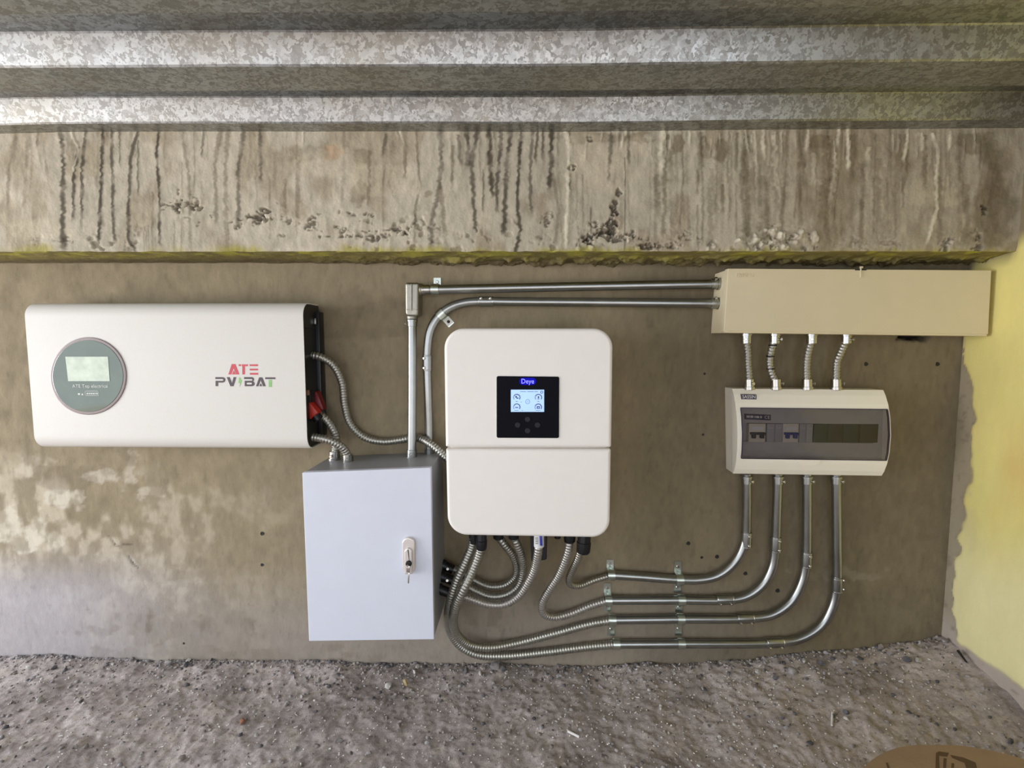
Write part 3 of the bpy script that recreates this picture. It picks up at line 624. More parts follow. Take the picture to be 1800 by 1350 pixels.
for q in (lg(*Pout), lg((498, 550), (560, 550), (618, 690), (652, 550), (712, 550), (650, 757), (580, 757)), lg(*Bm1),
     lg((1160, 757), (1230, 555), (1300, 555), (1378, 757), (1318, 757), (1262, 618), (1215, 757)), lg((1236, 757), (1264, 690), (1296, 757)), lg((1368, 555), (1594, 555), (1594, 596), (1368, 596))):
    link('grey_lettering', *q, M['ink'], bat)
link('logo_inset', *lg(*(arcp(970, 695, 20, 90, 270, 4)+arcp(1050, 695, 20, -90, 90, 4))[:]), M['batwhite'], bat).location.y = -.0003
for q in (lg((770, 562), (806, 562), (812, 625), (838, 618), (818, 680), (788, 765), (798, 690), (758, 684), (770, 640)), *[lg((1444, 612+k*33), (1512, 612+k*33), (1512, 640+k*33), (1444, 640+k*33)) for k in range(5)]):
    link('green_lettering', *q, M['green'], bat)

def plug(c_, s_, rot, m, label, loc):
    t = thing('plug', label, 'plug', c_, 'battery terminal plugs')
    link('housing', *boxm(c_, s_, rot, .004), M[m], t, 40)
    v = np.array((rot @ Vector((0, 0, -1)))[:])*s_[2]*.55
    link('collar', *rod(np.asarray(c_)+v*.8, np.asarray(c_)+v*1.35, s_[0]*.42, 14, bev=.001), M['black'], t, 40)
rm = Matrix.Rotation(R_(-38), 3, 'Y')
plug(P(543, 716, .075), (.031, .028, .056), rm, 'plugred', 'orange-red plug at the right end of the white battery, nearer the camera', None)
plug(P(557, 706, .045), (.030, .026, .052), Matrix.Rotation(R_(-20), 3, 'Y'), 'plugdark', 'darker red plug at the right end of the white battery, nearer the wall', None)

# ---- 2. grey cabinet
g = Pan([(531, 831), (757, 822), (763, 1124), (543, 1127)], .18)
cab = thing('electrical_cabinet', 'pale blue-grey steel cabinet with key-locked door below the white battery', 'cabinet', g.base())
V, Fc = plate(g, 0.0, .164, .001, .001, .001, g.W-.001, .001, g.H-.001, 2)
link('body', V, Fc, M['greybody'], cab)
link('gasket', *plate(g, .162, .167, .001, 0, .006, g.W-.006, .006, g.H-.006, 2), M['black'], cab)
door = link('door', *plate(g, .165, .18, .0015, .0012, n=3), M['greyblue'], cab, 30)
h = Pan([(707, 944), (730, 944), (730, 1008), (708, 1008)], .184)
hp = link('handle', *plate(h, .178, .188, h.W*.5, .003, n=10), M['satin'], cab, 35)
link('handle_lever', *plate(h, .186, .194, (h.W*.36,)*2+(.001,)*2, .003, h.W*.2, h.W*.84, .002, h.H*.74, n=8), M['satin'], hp, 35)
k0 = P(719, 990, .194); kc = k0+np.array([0, -.010, 0])
link('lock', *rod(k0, k0+np.array([0, -.006, 0]), .0072, 18, bev=.001), M['dark'], hp, 35)
link('key', *join(boxm(kc+np.array([0, 0, -.010]), (.0085, .002, .016), None, .0008), boxm(P(718.5, 1016, .2), (.0035, .0022, .026), Matrix.Rotation(R_(4), 3, 'Y'), .0008), boxm(kc, (.004, .012, .004))), M['screw'], hp, 30)

# ---- 3. inverter
iu = Pan([(780, 577), (1078, 577), (1075, 787), (783, 786)], .20); il = Pan([(783.5, 789), (1074.5, 789.5), (1072, 946), (787, 941)], .20)
inv = thing('hybrid_inverter', 'large white hybrid inverter with square black display in the middle of the wall', 'inverter', il.base())
link('chassis', *join(plate(iu, .012, .184, (.03, .03, .001, .001), .004, .008, iu.W-.008, .0, iu.H-.008), plate(il, .012, .184, (.001, .001, .03, .03), .004, .008, il.W-.008, .008, il.H+.006)), M['white'], inv, 35)
link('upper_cover', *plate(iu, .172, .20, (.046, .044, .004, .004), .007, n=10), M['white'], inv, 35)
link('lower_cover', *plate(il, .172, .20, (.004, .004, .042, .046), .007, n=10), M['white'], inv, 35)
ip = Pan([(873, 661), (983, 662), (982.5, 770), (873, 769.5)], .2005)
fr = link('display_panel', *plate(ip, .196, .2022, .004, .0008, n=6), M['gloss'], inv, 35)
link('display_rim', *plate(ip, .196, .2006, .006, .0005, -.0022, ip.W+.0022, -.0022, ip.H+.0022, n=6), M['white'], inv, 35)
isc = Pan([(898, 685), (956.5, 685), (956.5, 724), (898, 724)], .2026)
s_ = link('screen', *plate(isc, .2018, .2026, .0004), M['lcdblue'], fr)
def ring(pan, cx, cz, r, w, a0, a1, of, n=18):
    a = [R_(a0+(a1-a0)*k/n) for k in range(n+1)]
    poly = [(cx+r*math.cos(t), cz+r*math.sin(t)) for t in a]+[(cx+(r-w)*math.cos(t), cz+(r-w)*math.sin(t)) for t in a[::-1]]
    rings = [np.array([(x_, o, z_) for x_, z_ in poly]) for o in (of-.0003, of)]
    m = len(a); V = np.concatenate(rings); Fc = []
    for i in range(m-1): Fc += [(2*m+i, 2*m+i+1, 4*m-2-i, 4*m-1-i)]
    return pan.map(V), Fc
u = isc.W/58.5
def ip_(x_, y_): return ((x_-365)/570*isc.W, (810-y_)/378*isc.H)     # pixels of the 1350 px display crop
dark = []; faint = []
for (cx, cy) in ((467, 565), (838, 565), (467, 728), (835, 730)):
    X_, Z_ = ip_(cx, cy); dark.append(ring(isc, X_, Z_, 62/570*isc.W, 14/570*isc.W, -35, 150, .2029)); faint.append(ring(isc, X_, Z_, 62/570*isc.W, 11/570*isc.W, 150, 215, .2029))
X_, Z_ = ip_(893, 474); dark.append(ring(isc, X_, Z_, 24/570*isc.W, 9/570*isc.W, 0, 360, .2029))
X_, Z_ = ip_(652, 636); faint.append(ring(isc, X_, Z_, 40/570*isc.W, 7/570*isc.W, 0, 360, .2029))
def ib(cx, cy, w, h_): X_, Z_ = ip_(cx, cy); w *= isc.W/570; h_ *= isc.W/570; return prism(isc, [(X_-w/2, Z_-h_/2), (X_+w/2, Z_-h_/2), (X_+w/2, Z_+h_/2), (X_-w/2, Z_+h_/2)], .2025, .2029)
dark += [ib(455, 553, 28, 26), ib(478, 575, 36, 18), ib(838, 560, 22, 34), ib(838, 588, 34, 10), ib(835, 735, 50, 44)]
faint += [ib(465, 632, 34, 10), ib(836, 632, 34, 10), ib(465, 735, 50, 22), ib(575, 465, 100, 9), ib(700, 465, 110, 9), ib(800, 465, 60, 9), ib(652, 636, 20, 8), ib(540, 640, 14, 8), ib(460, 785, 70, 7), ib(560, 785, 20, 7), ib(830, 785, 80, 7)]
for nm, ml, mm in (('gauge_ring', dark[:5], 'lcdink'), ('icon', dark[5:], 'lcdink'), ('gauge_ring', faint[:5], 'lcdfaint'), ('print', faint[5:], 'lcdfaint')):
    for q in ml: link(nm, *q, M[mm], fr)
link('icon_window', *ib(835, 735, 20, 18), M['lcdblue'], fr).location.y = -.0002
dy = Pan([(913, 664), (942, 664), (942, 677), (913, 677)], .2024)
lw = link('logo_window', *plate(dy, .2018, .2025, dy.H*.45, 0, -.0004, dy.W+.0004, .0006, dy.H-.0002, n=4), M['ledglow'], fr)
link('logo_lettering', *text(dy, 'Deye', dy.W*.5, dy.H*.5, .0155, .2027, .0004, fit=dy.W*.76), M['led'], fr)
for (bx, by) in ((927.5, 737), (910, 747), (945, 747), (927.5, 757)):
    cb = P(bx, by, .2020); link('button', *rod(cb+np.array([0, .001, 0]), cb+np.array([0, -.0016, 0]), .0062, 20, bev=.0006), M['btn'], fr, 35)
zi = il.base(.12)[2]
def gland(px_, y1, off, r, lean=0):
    p1 = P(px_, y1, off); p0 = np.array([p1[0]-lean, p1[1], zi+.010])
    return link('cable_gland', *tube([p0, p0+(p1-p0)*.3, p0+(p1-p0)*.32, p0+(p1-p0)*.62, p0+(p1-p0)*.64, p1-(p1-p0)*.05, p1], [r*1.3, r*1.3, r*1.08, r*1.08, r*1.2, r*1.12, r*.95], 10), M['black'], inv, 35)
gland(834, 955, .125, .011, .002); gland(846, 966, .145, .012, -.002); gland(1001, 953, .125, .0125); gland(1025, 972, .13, .015, -.004)
gland(876, 947, .09, .012); gland(903, 947, .11, .012); gland(980, 946, .08, .008)
lb = Pan([(939, 940), (956, 940), (956, 960), (939, 960)], .142)
wl = Pan([(932, 938), (962, 938), (961, 982), (934, 986)], .10)
dg = thing('data_logger_stick', 'black stick-shaped data logger hanging under the white inverter', 'data logger', P(947, 985, .1))
link('housing', *plate(wl, .085, .108, .005, .003, z1=wl.H+.035), M['black'], dg, 35)

# ---- cable trough, upper right
t_ = Pan([(1280, 472), (1743, 475), (1737, 592), (1272, 586)], .09)
xm = XW-.006
for a_ in ('tr', 'br'):
    v = getattr(t_, a_); v[0] = min(v[0], xm)
tro = thing('cable_trough', 'long beige steel cable trough under the concrete beam at upper right', 'cable trough', t_.base())
link('body', *plate(t_, 0.0, .0885, .0008, .0008, .0015, t_.W-.0015, .0015, t_.H-.0015, 2), M['beige'], tro)
lid = link('lid', *plate(t_, .070, .09, .0012, .0012, 0, t_.W, 0.006, t_.H, 3), M['beige'], tro, 30)
cp = P(1513, 479, .0915); sl = P(1513, 474, .0905)
link('catch_slot', *boxm(sl, (.026, .002, .0032)), M['dark'], lid)
link('catch', *join(boxm(cp, (.0032, .003, .024), Matrix.Rotation(R_(-4), 3, 'Y'), .0005), boxm(cp+np.array([0, -.001, .012]), (.006, .004, .004))), M['beige'], lid, 30)
tp = Pan([(1288, 480), (1328, 480), (1328, 488), (1288, 488)], .09)
link('embossed_lettering', *text(tp, 'TRINAT', tp.W*.5, tp.H*.5, .0145, .0905, .0012, shear=.3, fit=tp.W*.86), M['beige'], lid)

# ---- consumer unit
cu = Pan([(1291, 684), (1560, 686.5), (1557, 839), (1293, 835)], .062)
con = thing('consumer_unit', 'ivory consumer unit with smoked window over circuit breakers at right', 'breaker box', cu.base())
hh = cu.H
FP = [(0.0, .047), (.06, .056), (.16, .066), (.30, .074), (.5, .078), (.70, .074), (.84, .066), (.94, .056), (1.0, .047)]
def foff(z_): return np.interp(z_/hh, [f[0] for f in FP], [f[1] for f in FP])
wx0, wx1 = .0115, cu.W-.004; wz0, wz1 = hh*.205, hh*.79
def bulge(x0, x1, z0, z1, o_in, extra=0.0, n=18, rim=None):
    zz_ = np.linspace(z0, z1, n); pr = [(o_in, z1), (o_in, z0)] if o_in is not None else []
    pr = [(foff(v)+extra, v) for v in zz_]+pr
    V, Fc = loft([np.array([(x_, o, z_) for o, z_ in pr]) for x_ in (x0, x1)]); return cu.map(V), Fc
body = link('body', *join(plate(cu, 0.0, .040, .002, 0), bulge(0, cu.W, 0, wz0, .038), bulge(0, cu.W, wz1, hh, .038), bulge(0, wx0, wz0, wz1, .038), bulge(wx1, cu.W, wz0, wz1, .038)), M['unit'], con, 35)
link('inner_panel', *join(plate(cu, .039, .052, 0, 0, wx0, wx1, wz0, hh*.385), plate(cu, .039, .052, 0, 0, wx0, wx1, hh*.605, wz1), plate(cu, .039, .052, 0, 0, cu.W-.026, wx1, hh*.385, hh*.605), plate(cu, .039, .041, 0, 0, wx0, wx1, hh*.38, hh*.61)), M['inner'], body)
def mod(pxa, pxb, m, name='breaker'):
    a = P(pxa, 760, .054)[0]; bb = P(pxb, 760, .054)[0]; zc = cu.map(np.array([[cu.W/2, 0, hh*.495]]))[0][2]; hm = hh*.215
    return link(name, *boxm(((a+bb)/2, -.047, zc), (bb-a-.0008, .014, hm), None, .0008), M[m], con, 30), (a+bb)/2, zc, bb-a
zc0 = 0
for (a, bb, m, tg) in ((1316, 1346, 'module', 'black'), (1376, 1404, 'module', 'blue')):
    o_, xc, zc, w_ = mod(a, bb, m)
    for sx in (-1, 1):
        link('toggle', *join(boxm((xc+sx*w_*.22, -.057, zc-.001), (w_*.42, .010, .006), None, .001), boxm((xc+sx*w_*.24, -.058, zc-.008), (w_*.22, .008, .010), None, .001)), M[tg], o_, 30)
    link('breaker_plate', *boxm((xc, -.0545, zc+.012), (w_*.7, .001, .009)), M['paper'], o_)
for (a, bb) in ((1348, 1362), (1362, 1376), (1405, 1417), (1417, 1429)):
    o_, xc, zc, w_ = mod(a, bb, 'blank', 'blanking_plate')
    link('blank_groove', *boxm((xc, -.0545, zc+.013), (w_*.6, .001, .0035)), M['inner'], o_)
for (a, bb, m) in ((1430, 1456, 'darkgreen'), (1456, 1482, 'darkgrey'), (1482, 1510, 'darkgreen'), (1512, 1544, 'darkgrey')): mod(a, bb, m, 'dark_slot_block')  # green-black modules, and dark blocks put in for the empty dark slots
cl = Pan([(1308.5, 727), (1355, 729), (1355, 739), (1308.5, 737)], .0528)
st = link('rating_strip', *plate(cl, .051, .0528, .0003), M['navy'], con)
link('rating_lettering', *join(text(cl, 'CE', cl.W*.86, cl.H*.5, .0115, .0530, .0004), *[prism(cl, [(cl.W*a, cl.H*.32), (cl.W*bb, cl.H*.32), (cl.W*bb, cl.H*.68), (cl.W*a, cl.H*.68)], .0526, .0530) for a, bb in ((.08, .2), (.22, .34), (.38, .42), (.44, .56), (.6, .66))]), M['pale'], st)
wn = link('window', *bulge(wx0-.001, wx1-.0008, wz0, wz1, None, .0026, 22)[:1], [], M['smoke'], con) if False else None
zz_ = np.linspace(wz0+.001, wz1-.001, 22)
pr = [(foff(v)+.003, v) for v in zz_]; pi_ = [(o-.002, v) for o, v in pr]
V, Fc = loft([np.array([(x_, o, z_) for o, z_ in pr+pi_[::-1]]) for x_ in np.linspace(wx0, wx1-.0015, 6)])
win = link('window', cu.map(V), Fc, M['smoke'], con, 40)
link('window_edge', *join(*[(cu.map(v), f) for v, f in [loft([np.array([(x_, foff(z_)+.0035+o_, z_+e_) for o_, e_ in ((0, -.0008), (0, .0008), (-.004, .0008), (-.004, -.0008))]) for x_ in np.linspace(wx0, wx1-.001, 5)]) for z_ in (wz0, wz1)]],
     *[(cu.map(v), f) for v, f in [loft([np.array([(x_+e_, foff(v_)+.0034+o_, v_) for o_, e_ in ((0, -.0009), (0, .0009), (-.006, .0009), (-.006, -.0009))]) for v_ in zz_]) for x_ in (wx0, wx1-.0012)]]), M['navy'], con)
# thumb recess under the window
hd = [(cu.W*.40+.058*(1-math.cos(R_(a)))/2*1.0, wz0-.001-.016*math.sin(R_(a))**.6) for a in np.linspace(0, 180, 15)]
link('window_pull', *(lambda v, f: (cu.map(v), f))(*loft([np.array([(x_, foff(z_)+e, z_) for x_, z_ in hd]) for e in (-.002, .0035)])), M['unit'], con, 30)
sk = Pan([(1303, 693), (1329.5, 693.5), (1329.5, 705), (1303, 704.5)], .061)
so = link('badge', *plate(sk, .054, .0618, .0004), M['navy'], con)
link('badge_lettering', *join(text(sk, 'SASSIN', sk.W*.5, sk.H*.62, .0118, .0620, .0004, fit=sk.W*.86), *[prism(sk, [(sk.W*(.06+k*.075), sk.H*.17), (sk.W*(.115+k*.075), sk.H*.17), (sk.W*(.115+k*.075), sk.H*.27), (sk.W*(.06+k*.075), sk.H*.27)], .0616, .0620) for k in range(12)]), M['paper'], so)

# ================================================================== RIGID CONDUITS
# elbow box run
lbx = Pan([(711, 496), (736, 496), (735, 556), (711.5, 556)], .058)
eb = thing('conduit_elbow_body', 'cast aluminium elbow box where the vertical conduit turns towards the beige trough', 'conduit fitting', lbx.base(.03))
link('body', *plate(lbx, .008, .055, (.006, .006, .010, .010), .006, n=5), M['cast'], eb, 35)
link('lid_rib', *join(plate(lbx, .053, .0575, .001, .001, lbx.W*.46, lbx.W*.54, .014, lbx.H*.95), plate(lbx, .053, .0572, .0005, .0005, .004, lbx.W-.004, .0155, .0185)), M['cast'], eb, 35)
hb0 = P(733, 509.5, .035); hb1 = P(743, 509.3, .035)
link('hub', *rod(hb0, hb1, .0165, 20, bev=.002), M['cast'], eb, 35)
vb0 = P(724.5, 552, .035); vb1 = P(724.5, 562, .035)
link('hub', *rod(vb0, vb1, .0150, 20, bev=.002), M['cast'], eb, 35)

def emt(label, cat_pts, group, step=.012):
    pts = off_pts(cat_pts); t = thing('steel_conduit', label, 'conduit', pts[0], group)
    path, _ = smooth_path(pts, step); link('pipe', *tube(path, RE, 20), M['emt'], t, 40); return t, pts
GA = 'conduits running to the cable trough'
A, p = emt('upper of the two straight steel conduits entering the left end of the beige trough', [(741, 509.5, .035), (900, 506, .035), (1100, 502, .035), (1270, 499, .035)], GA)
connector(A, P(741, 509.5, .035), P(756, 509, .035), RE, None)
connector(A, P(1265, 499, .035), P(1249, 499.3, .035), RE+.0004, (0, -.7, .7), m='emt')
A2, p = emt('straight vertical steel conduit between the grey cabinet and the cast elbow box', [(724.5, 560, .035), (724.5, 700, .042), (724, 806, .049)], 'conduits rising from the grey cabinet')
connector(A2, P(724.5, 562, .035), P(724.5, 574, .035), RE, (-1, -.2, 0), m='emt')
connector(A2, P(724, 807, .049), P(724, 790, .048), RE, (0, -1, 0), m='emt')
Bc, p = emt('bent steel conduit sweeping from the grey cabinet up and right to the beige trough', [(755, 803, .016), (754, 740, .018), (752.5, 690, .021), (751, 640), (751.5, 612), (757, 580), (771, 556), (792, 540), (818, 532), (850, 530, .026), (900, 530.5, .03), (1100, 532, .035), (1270, 533.5, .035)], GA, .006)
coupling(Bc, (751.3, 652), (751.0, 624), .022, (-.45, -1, 0)); coupling(Bc, (841, 530.2), (868, 530.3), .0255, (0, -1, .55))
connector(Bc, P(755, 805, .016), P(754.8, 789, .0165), RE, None, m='emt')
connector(Bc, P(1266, 533.5, .035), P(1248, 533.2, .035), RE+.0004, (0, -.7, .7), m='emt')
GR = 'bent conduits from the strap rows up to the ivory breaker box'
runs = [
 ('topmost and shortest of the four bent steel conduits under the ivory breaker box', [(1076, 1010.5, .018), (1130, 1014), (1190, 1018.5), (1228, 1019), (1258, 1013), (1283, 997), (1302, 972), (1310.5, 945), (1312.5, 900, .022), (1312.5, 832, .03)], [((1311.5, 962), (1312.3, 935), (.2, -1, 0))]),
 ('second from the top of the four bent steel conduits under the ivory breaker box', [(1068, 1055, .018), (1190, 1054.5), (1285, 1054), (1314, 1047), (1341, 1027), (1357, 998), (1362.5, 965), (1365, 910, .022), (1367.5, 832, .03)], [((1363, 970), (1364, 943), (.3, -1, 0)), ((1258, 1053.8), (1289, 1053.3), (0, -1, -.6))]),
 ('third from the top of the four bent steel conduits under the ivory breaker box', [(1080, 1089.5, .018), (1200, 1088), (1320, 1086.5), (1358, 1080), (1390, 1058), (1409, 1025), (1416.5, 990), (1418.5, 920, .022), (1418.5, 832, .03)], [((1417, 997), (1418.3, 970), (.2, -1, 0)), ((1294, 1087), (1325, 1086.4), (0, -1, -.9))]),
 ('lowest and longest of the four bent steel conduits, almost touching the ground', [(1088, 1132, .018), (1200, 1131.5), (1365, 1129.5), (1408, 1122), (1444, 1099), (1463, 1066), (1470.5, 1030), (1471, 950, .022), (1470, 832, .03)], [((1471, 1040), (1471.2, 1014), (1, -.3, 0)), ((1345, 1129.8), (1378, 1129), (0, -1, -.9))])]
for lab, pts, cps in runs:
    t, p = emt(lab, pts, GR, .006)
    for a, bb, sd in cps: coupling(t, a, bb, .0195, sd)
    q = pts[-1]; connector(t, P(q[0], 836, .03), P(q[0], 850, .03), RE, (.6, -1, 0), m='emt')

def strap(px_, py_, off, side, tabs, label, w=.019, r=RE, m='strap', white=False, tl=.021):
    c0 = P(px_, py_, off); s = unit(side); s = unit(s-np.array([0, s[1], 0])); ax = np.cross(s, np.array([0, 1.0, 0])); o = np.array([0, -1.0, 0])
    t = thing('conduit_strap', label, 'strap', (c0[0], 0, c0[2]), 'steel straps fixing the conduits'); th = .0026
    wy = off-th
    def pf_(r_, wt):
        p = []
        if 0 in tabs: p += [c0+s*(r_+tl)-o*wt, c0+s*(r_+.004)-o*wt]
        p += [c0+s*r_-o*(wt if 0 in tabs else .003)]
        p += [c0+s*r_*math.cos(a)+o*r_*math.sin(a) for a in np.linspace(0, math.pi, 13)]
        p += [c0-s*r_-o*(wt if 1 in tabs else .003)]
        if 1 in tabs: p += [c0-s*(r_+.004)-o*wt, c0-s*(r_+tl)-o*wt]
        return p
    A_ = pf_(r+.0002, off-.0002); B_ = pf_(r+.0002+th, off-.0002-th)
    rings = [np.array([a-ax*w/2, a+ax*w/2, b_+ax*w/2, b_-ax*w/2]) for a, b_ in zip(A_, B_)]
    link('band', *loft(rings), M[m], t, 40)
    rb = [np.array([a+ax*.0022*sg for sg in (-1, 1)]+[b_+ax*.0022, b_-ax*.0022]) for a, b_ in zip(pf_(r+.001, off-.001)[2 if 0 in tabs else 0:], pf_(r+.0030, off-.0035)[2 if 0 in tabs else 0:])]
    link('rib', *loft(rb[:15]), M[m], t, 40)
    for k, sg in ((0, 1), (1, -1)):
        if k in tabs:
            q = c0+s*sg*(r+tl*.58)-o*(off-.0017)
            link('screw', *rod(q, q+o*.003, .0042, 12, bev=.0012), M['dark' if white else 'screw'], t, 35)
            if white: link('screw_tab', *boxm(q+o*.0004, (.019, .0016, .019), Matrix.Rotation(R_(-38), 3, 'Y'), .0007), M['white'], t)
    return t
strap(765, 508.8, .035, (0, 0, 1), [0], 'steel strap on the upper straight conduit beside the cast elbow box', tl=.019)
strap(775.5, 552.5, .022, (.66, 0, -.75), [0], 'strap with a white screw tab on the sweeping bend above the inverter', white=True, tl=.022)
strap(1074, 1010.5, .018, (0, 0, 1), [0], 'left-hand strap of the topmost bent conduit, its single tab pointing up', tl=.021)
strap(1069, 1055, .018, (0, 0, 1), [0, 1], 'left-hand strap around the second bent conduit, tabs above and below', tl=.026)
strap(1076, 1089.5, .018, (0, 0, 1), [1], 'left-hand strap around the third bent conduit, tab pointing down', tl=.040)
strap(1083, 1132, .018, (0, 0, 1), [1], 'left-hand strap at the start of the lowest bent conduit, near the ground', tl=.012)
strap(1194, 1018.7, .018, (0, 0, 1), [0, 1], 'topmost strap of the right-hand strap column, tab rising above the conduits', tl=.030)
strap(1197, 1054.5, .018, (0, 0, 1), [1], 'second strap down in the right-hand strap column', tl=.028)
strap(1196, 1088, .018, (0, 0, 1), [1], 'third strap down in the right-hand strap column', tl=.042)
strap(1197, 1131.5, .018, (0, 0, 1), [1], 'lowest strap of the right-hand strap column, just above the ground', tl=.008)

# ================================================================== FLEXIBLE CONDUITS
def flex(label, pts, r, group, m='flex', ends=(), pitch=.0074):
    P_ = off_pts(pts); t = thing('flexible_conduit', label, 'conduit', P_[0], group)
    hose(t, pts, r, m, pitch)
    for (a, bb, rr, sc_, mm) in ends: connector(t, P(*a), P(*bb), rr, sc_, 'fitting', mm)
    return t
GB = 'flexible conduits leaving the battery'
flex('ribbed conduit looping from the white battery behind the pipes to the inverter', [(545, 624, .06), (562, 627, .058), (585, 641, .045), (601, 672, .032), (606, 712, .024), (616, 745, .02), (640, 768, .017), (672, 776, .015), (705, 773, .0125), (724, 769.5, .0125), (739, 771, .030), (755, 779, .047), (768, 789, .056), (783, 803, .062), (800, 824, .075)], .0106, GB)
flex('short ribbed conduit from the red plugs down to the grey cabinet, left fitting', [(556, 727, .06), (570, 734, .06), (583, 750, .055), (591, 770, .05), (590, 786, .048), (588.5, 796, .048)], .0105, GB, ends=[((588, 810, .048), (588.5, 793, .048), .0125, (-.2, -1, 0), 'zinc')])
flex('short ribbed conduit from the battery bottom corner to the grey cabinet, right fitting', [(548, 768, .095), (562, 770, .095), (582, 775, .092), (599, 784, .084), (608, 794, .075), (611.5, 802, .07)], .0105, GB, ends=[((612, 814, .07), (611.5, 799, .07), .0115, (.1, -1, 0), 'zinc')])
GI = 'flexible conduits hanging under the inverter'
flex('outer ribbed conduit dropping beside the grey cabinet to the lowest strap', [(833, 944, .125), (829, 962, .12), (818, 988, .118), (804, 1018, .116), (794, 1048, .108), (788, 1080, .074), (791, 1108, .038), (808, 1134, .02), (838, 1150, .016), (885, 1153, .0145), (960, 1146, .0145), (1030, 1137, .015), (1087, 1132, .018)], .0120, GI)
flex('inner ribbed conduit dropping beside the grey cabinet to the third strap row', [(847, 955, .145), (842, 975, .14), (830, 1005, .138), (816, 1034, .142), (803, 1062, .128), (797, 1090, .098), (803, 1115, .068), (823, 1132, .047), (858, 1138, .034), (910, 1130, .018), (980, 1112, .0155), (1040, 1096, .016), (1080, 1089.5, .018)], .0118, GI)
flex('ribbed conduit curling from the inverter to the cabinet side, inner of three loops', [(874, 940, .09), (885, 955, .088), (900, 974, .072), (908, 996, .05), (905, 1014, .036), (888, 1028, .03), (862, 1031, .028), (838, 1022, .027), (812, 1006, .027), (786, 997, .027)], .0105, GI, ends=[((776, 992, .027), (797, 1001, .027), .0112, (0, -1, .2), 'black')])
flex('ribbed conduit curling from the inverter to the cabinet side, middle of three loops', [(902, 940, .11), (908, 955, .108), (917, 980, .09), (919, 1004, .07), (911, 1030, .059), (890, 1045, .056), (862, 1048, .054), (838, 1039, .052), (812, 1026, .052), (788, 1017, .052)], .0108, GI, ends=[((774, 1012, .052), (797, 1021, .052), .0112, (0, -1, .2), 'black')])
lf = flex('pale ribbed conduit with a white and blue sticker, outer of three loops', [(948, 946, .14), (946, 970, .135), (941, 996, .115), (929, 1023, .10), (911, 1048, .086), (886, 1062, .08), (858, 1062, .078), (830, 1053, .077), (804, 1046, .079), (780, 1039, .079)], .0108, GI, 'pvcwhite', ends=[((768, 1034, .079), (789, 1042, .079), .0112, None, 'black')])
la = P(947.5, 938, .152); lb_ = P(947.5, 960, .150)
sk_ = link('sticker', *rod(la, lb_, .0125, 20), M['paper'], lf, 35)
link('sticker_band', *boxm(P(951, 950, .1655), (.006, .003, .026), Matrix.Rotation(R_(-3), 3, 'Y'), .001), M['labelblue'], sk_, 30)
link('sticker_print', *join(*[boxm(P(943.5, 946+k*3.2, .1650), (.007, .001, .0012)) for k in range(4)]), M['ink'], sk_)
flex('pale ribbed conduit swinging from the inverter to the second strap row', [(1001, 944, .125), (1000, 962, .122), (994, 984, .112), (982, 1012, .092), (965, 1038, .072), (953, 1062, .052), (956, 1079, .038), (975, 1085, .027), (1005, 1078, .02), (1040, 1064, .018), (1070, 1055, .018)], .0105, GI, 'pvcwhite')
flex('thin ribbed conduit with a black taped end looping to the topmost strap', [(1022, 962, .13), (1016, 982, .115), (1006, 1002, .09), (1000, 1018, .07), (1004, 1028, .052), (1020, 1029, .036), (1044, 1020, .022), (1076, 1010.5, .018)], .0092, GI, 'flex')
GS = 'short flexible conduits between trough and breaker box'
for i, (lab, pts) in enumerate([
 ('leftmost short ribbed conduit between the beige trough and the breaker box', [(1312, 584), (1312.5, 600), (1314.5, 620), (1315, 640), (1316.5, 660), (1317, 686)]),
 ('second short ribbed conduit from the left, bowed left with dark rings, above the breaker box', [(1362, 584), (1359.5, 602), (1355, 620), (1353, 638), (1356, 655), (1363, 672), (1364, 686)]),
 ('third short ribbed conduit from the left above the breaker box, leaning slightly left', [(1427, 584), (1425, 602), (1420.5, 620), (1418, 640), (1418, 660), (1419, 686)]),
 ('rightmost short ribbed conduit above the breaker box, bent in an S', [(1488, 584), (1486, 600), (1479, 617), (1471.5, 635), (1470, 655), (1470, 686)])]):
    pp = [(x_, y_, .045) for x_, y_ in pts]; a = pts[0]; e = pts[-1]
    f_ = flex(lab, pp, .0098, GS, 'flex', ends=[((a[0], 585, .045), (a[0]-.3, 604, .045), .0108, ((-.5, -1, 0) if i in (0, 2) else (.7, -1, 0)), 'zinc'), ((e[0], 685, .045), (e[0]-.3, 666, .045), .0108, ((.25, -1, 0) if i == 0 else (1, -.45, 0)), 'zinc')], pitch=.0078)
    if i == 1:
        for (x_, y_) in ((1358, 607), (1354, 626), (1354.5, 648)):
            cc = P(x_, y_, .045); link('dark_ring', *tube([cc+np.array([0, 0, -.0018]), cc, cc+np.array([0, 0, .0018])], [.0097, .0104, .0097], 14), M['black'], f_, True)

# ---- drill holes in the plaster, children of the wall
for (x_, y_, r_) in ((1210, 955, .0042), (1233.5, 980, .0030), (1260.5, 978.5, .0042), (1310.5, 1008, .0042), (1367, 1038, .0046), (1522.5, 640, .0042), (1648, 640, .0042), (1238.5, 657, .0026), (1236, 764, .0026), (460.5, 938, .0042), (460.5, 993, .0034), (323, 1131, .0026)):
    q = P(x_, y_, .0006); tt = [q+np.array([r_*1.4*math.cos(a), 0, r_*1.9*math.sin(a)]) for a in np.linspace(0, 2*math.pi, 11)[:-1]]
    V, Fc = loft([np.array([q+np.array([k*math.cos(a)*(1+.15*math.sin(3*a+x_)), -o, k*math.sin(a)]) for a in np.linspace(0, 2*math.pi, 13)[:-1]]) for k, o in ((r_*1.3, 0), (r_*.95, .0010), (r_*.72, .0007), (r_*.5, .0002))], True, False, True)
    link('drill_hole', V, Fc, M['dark'] if r_ > .003 else M['twig'], wall, True)

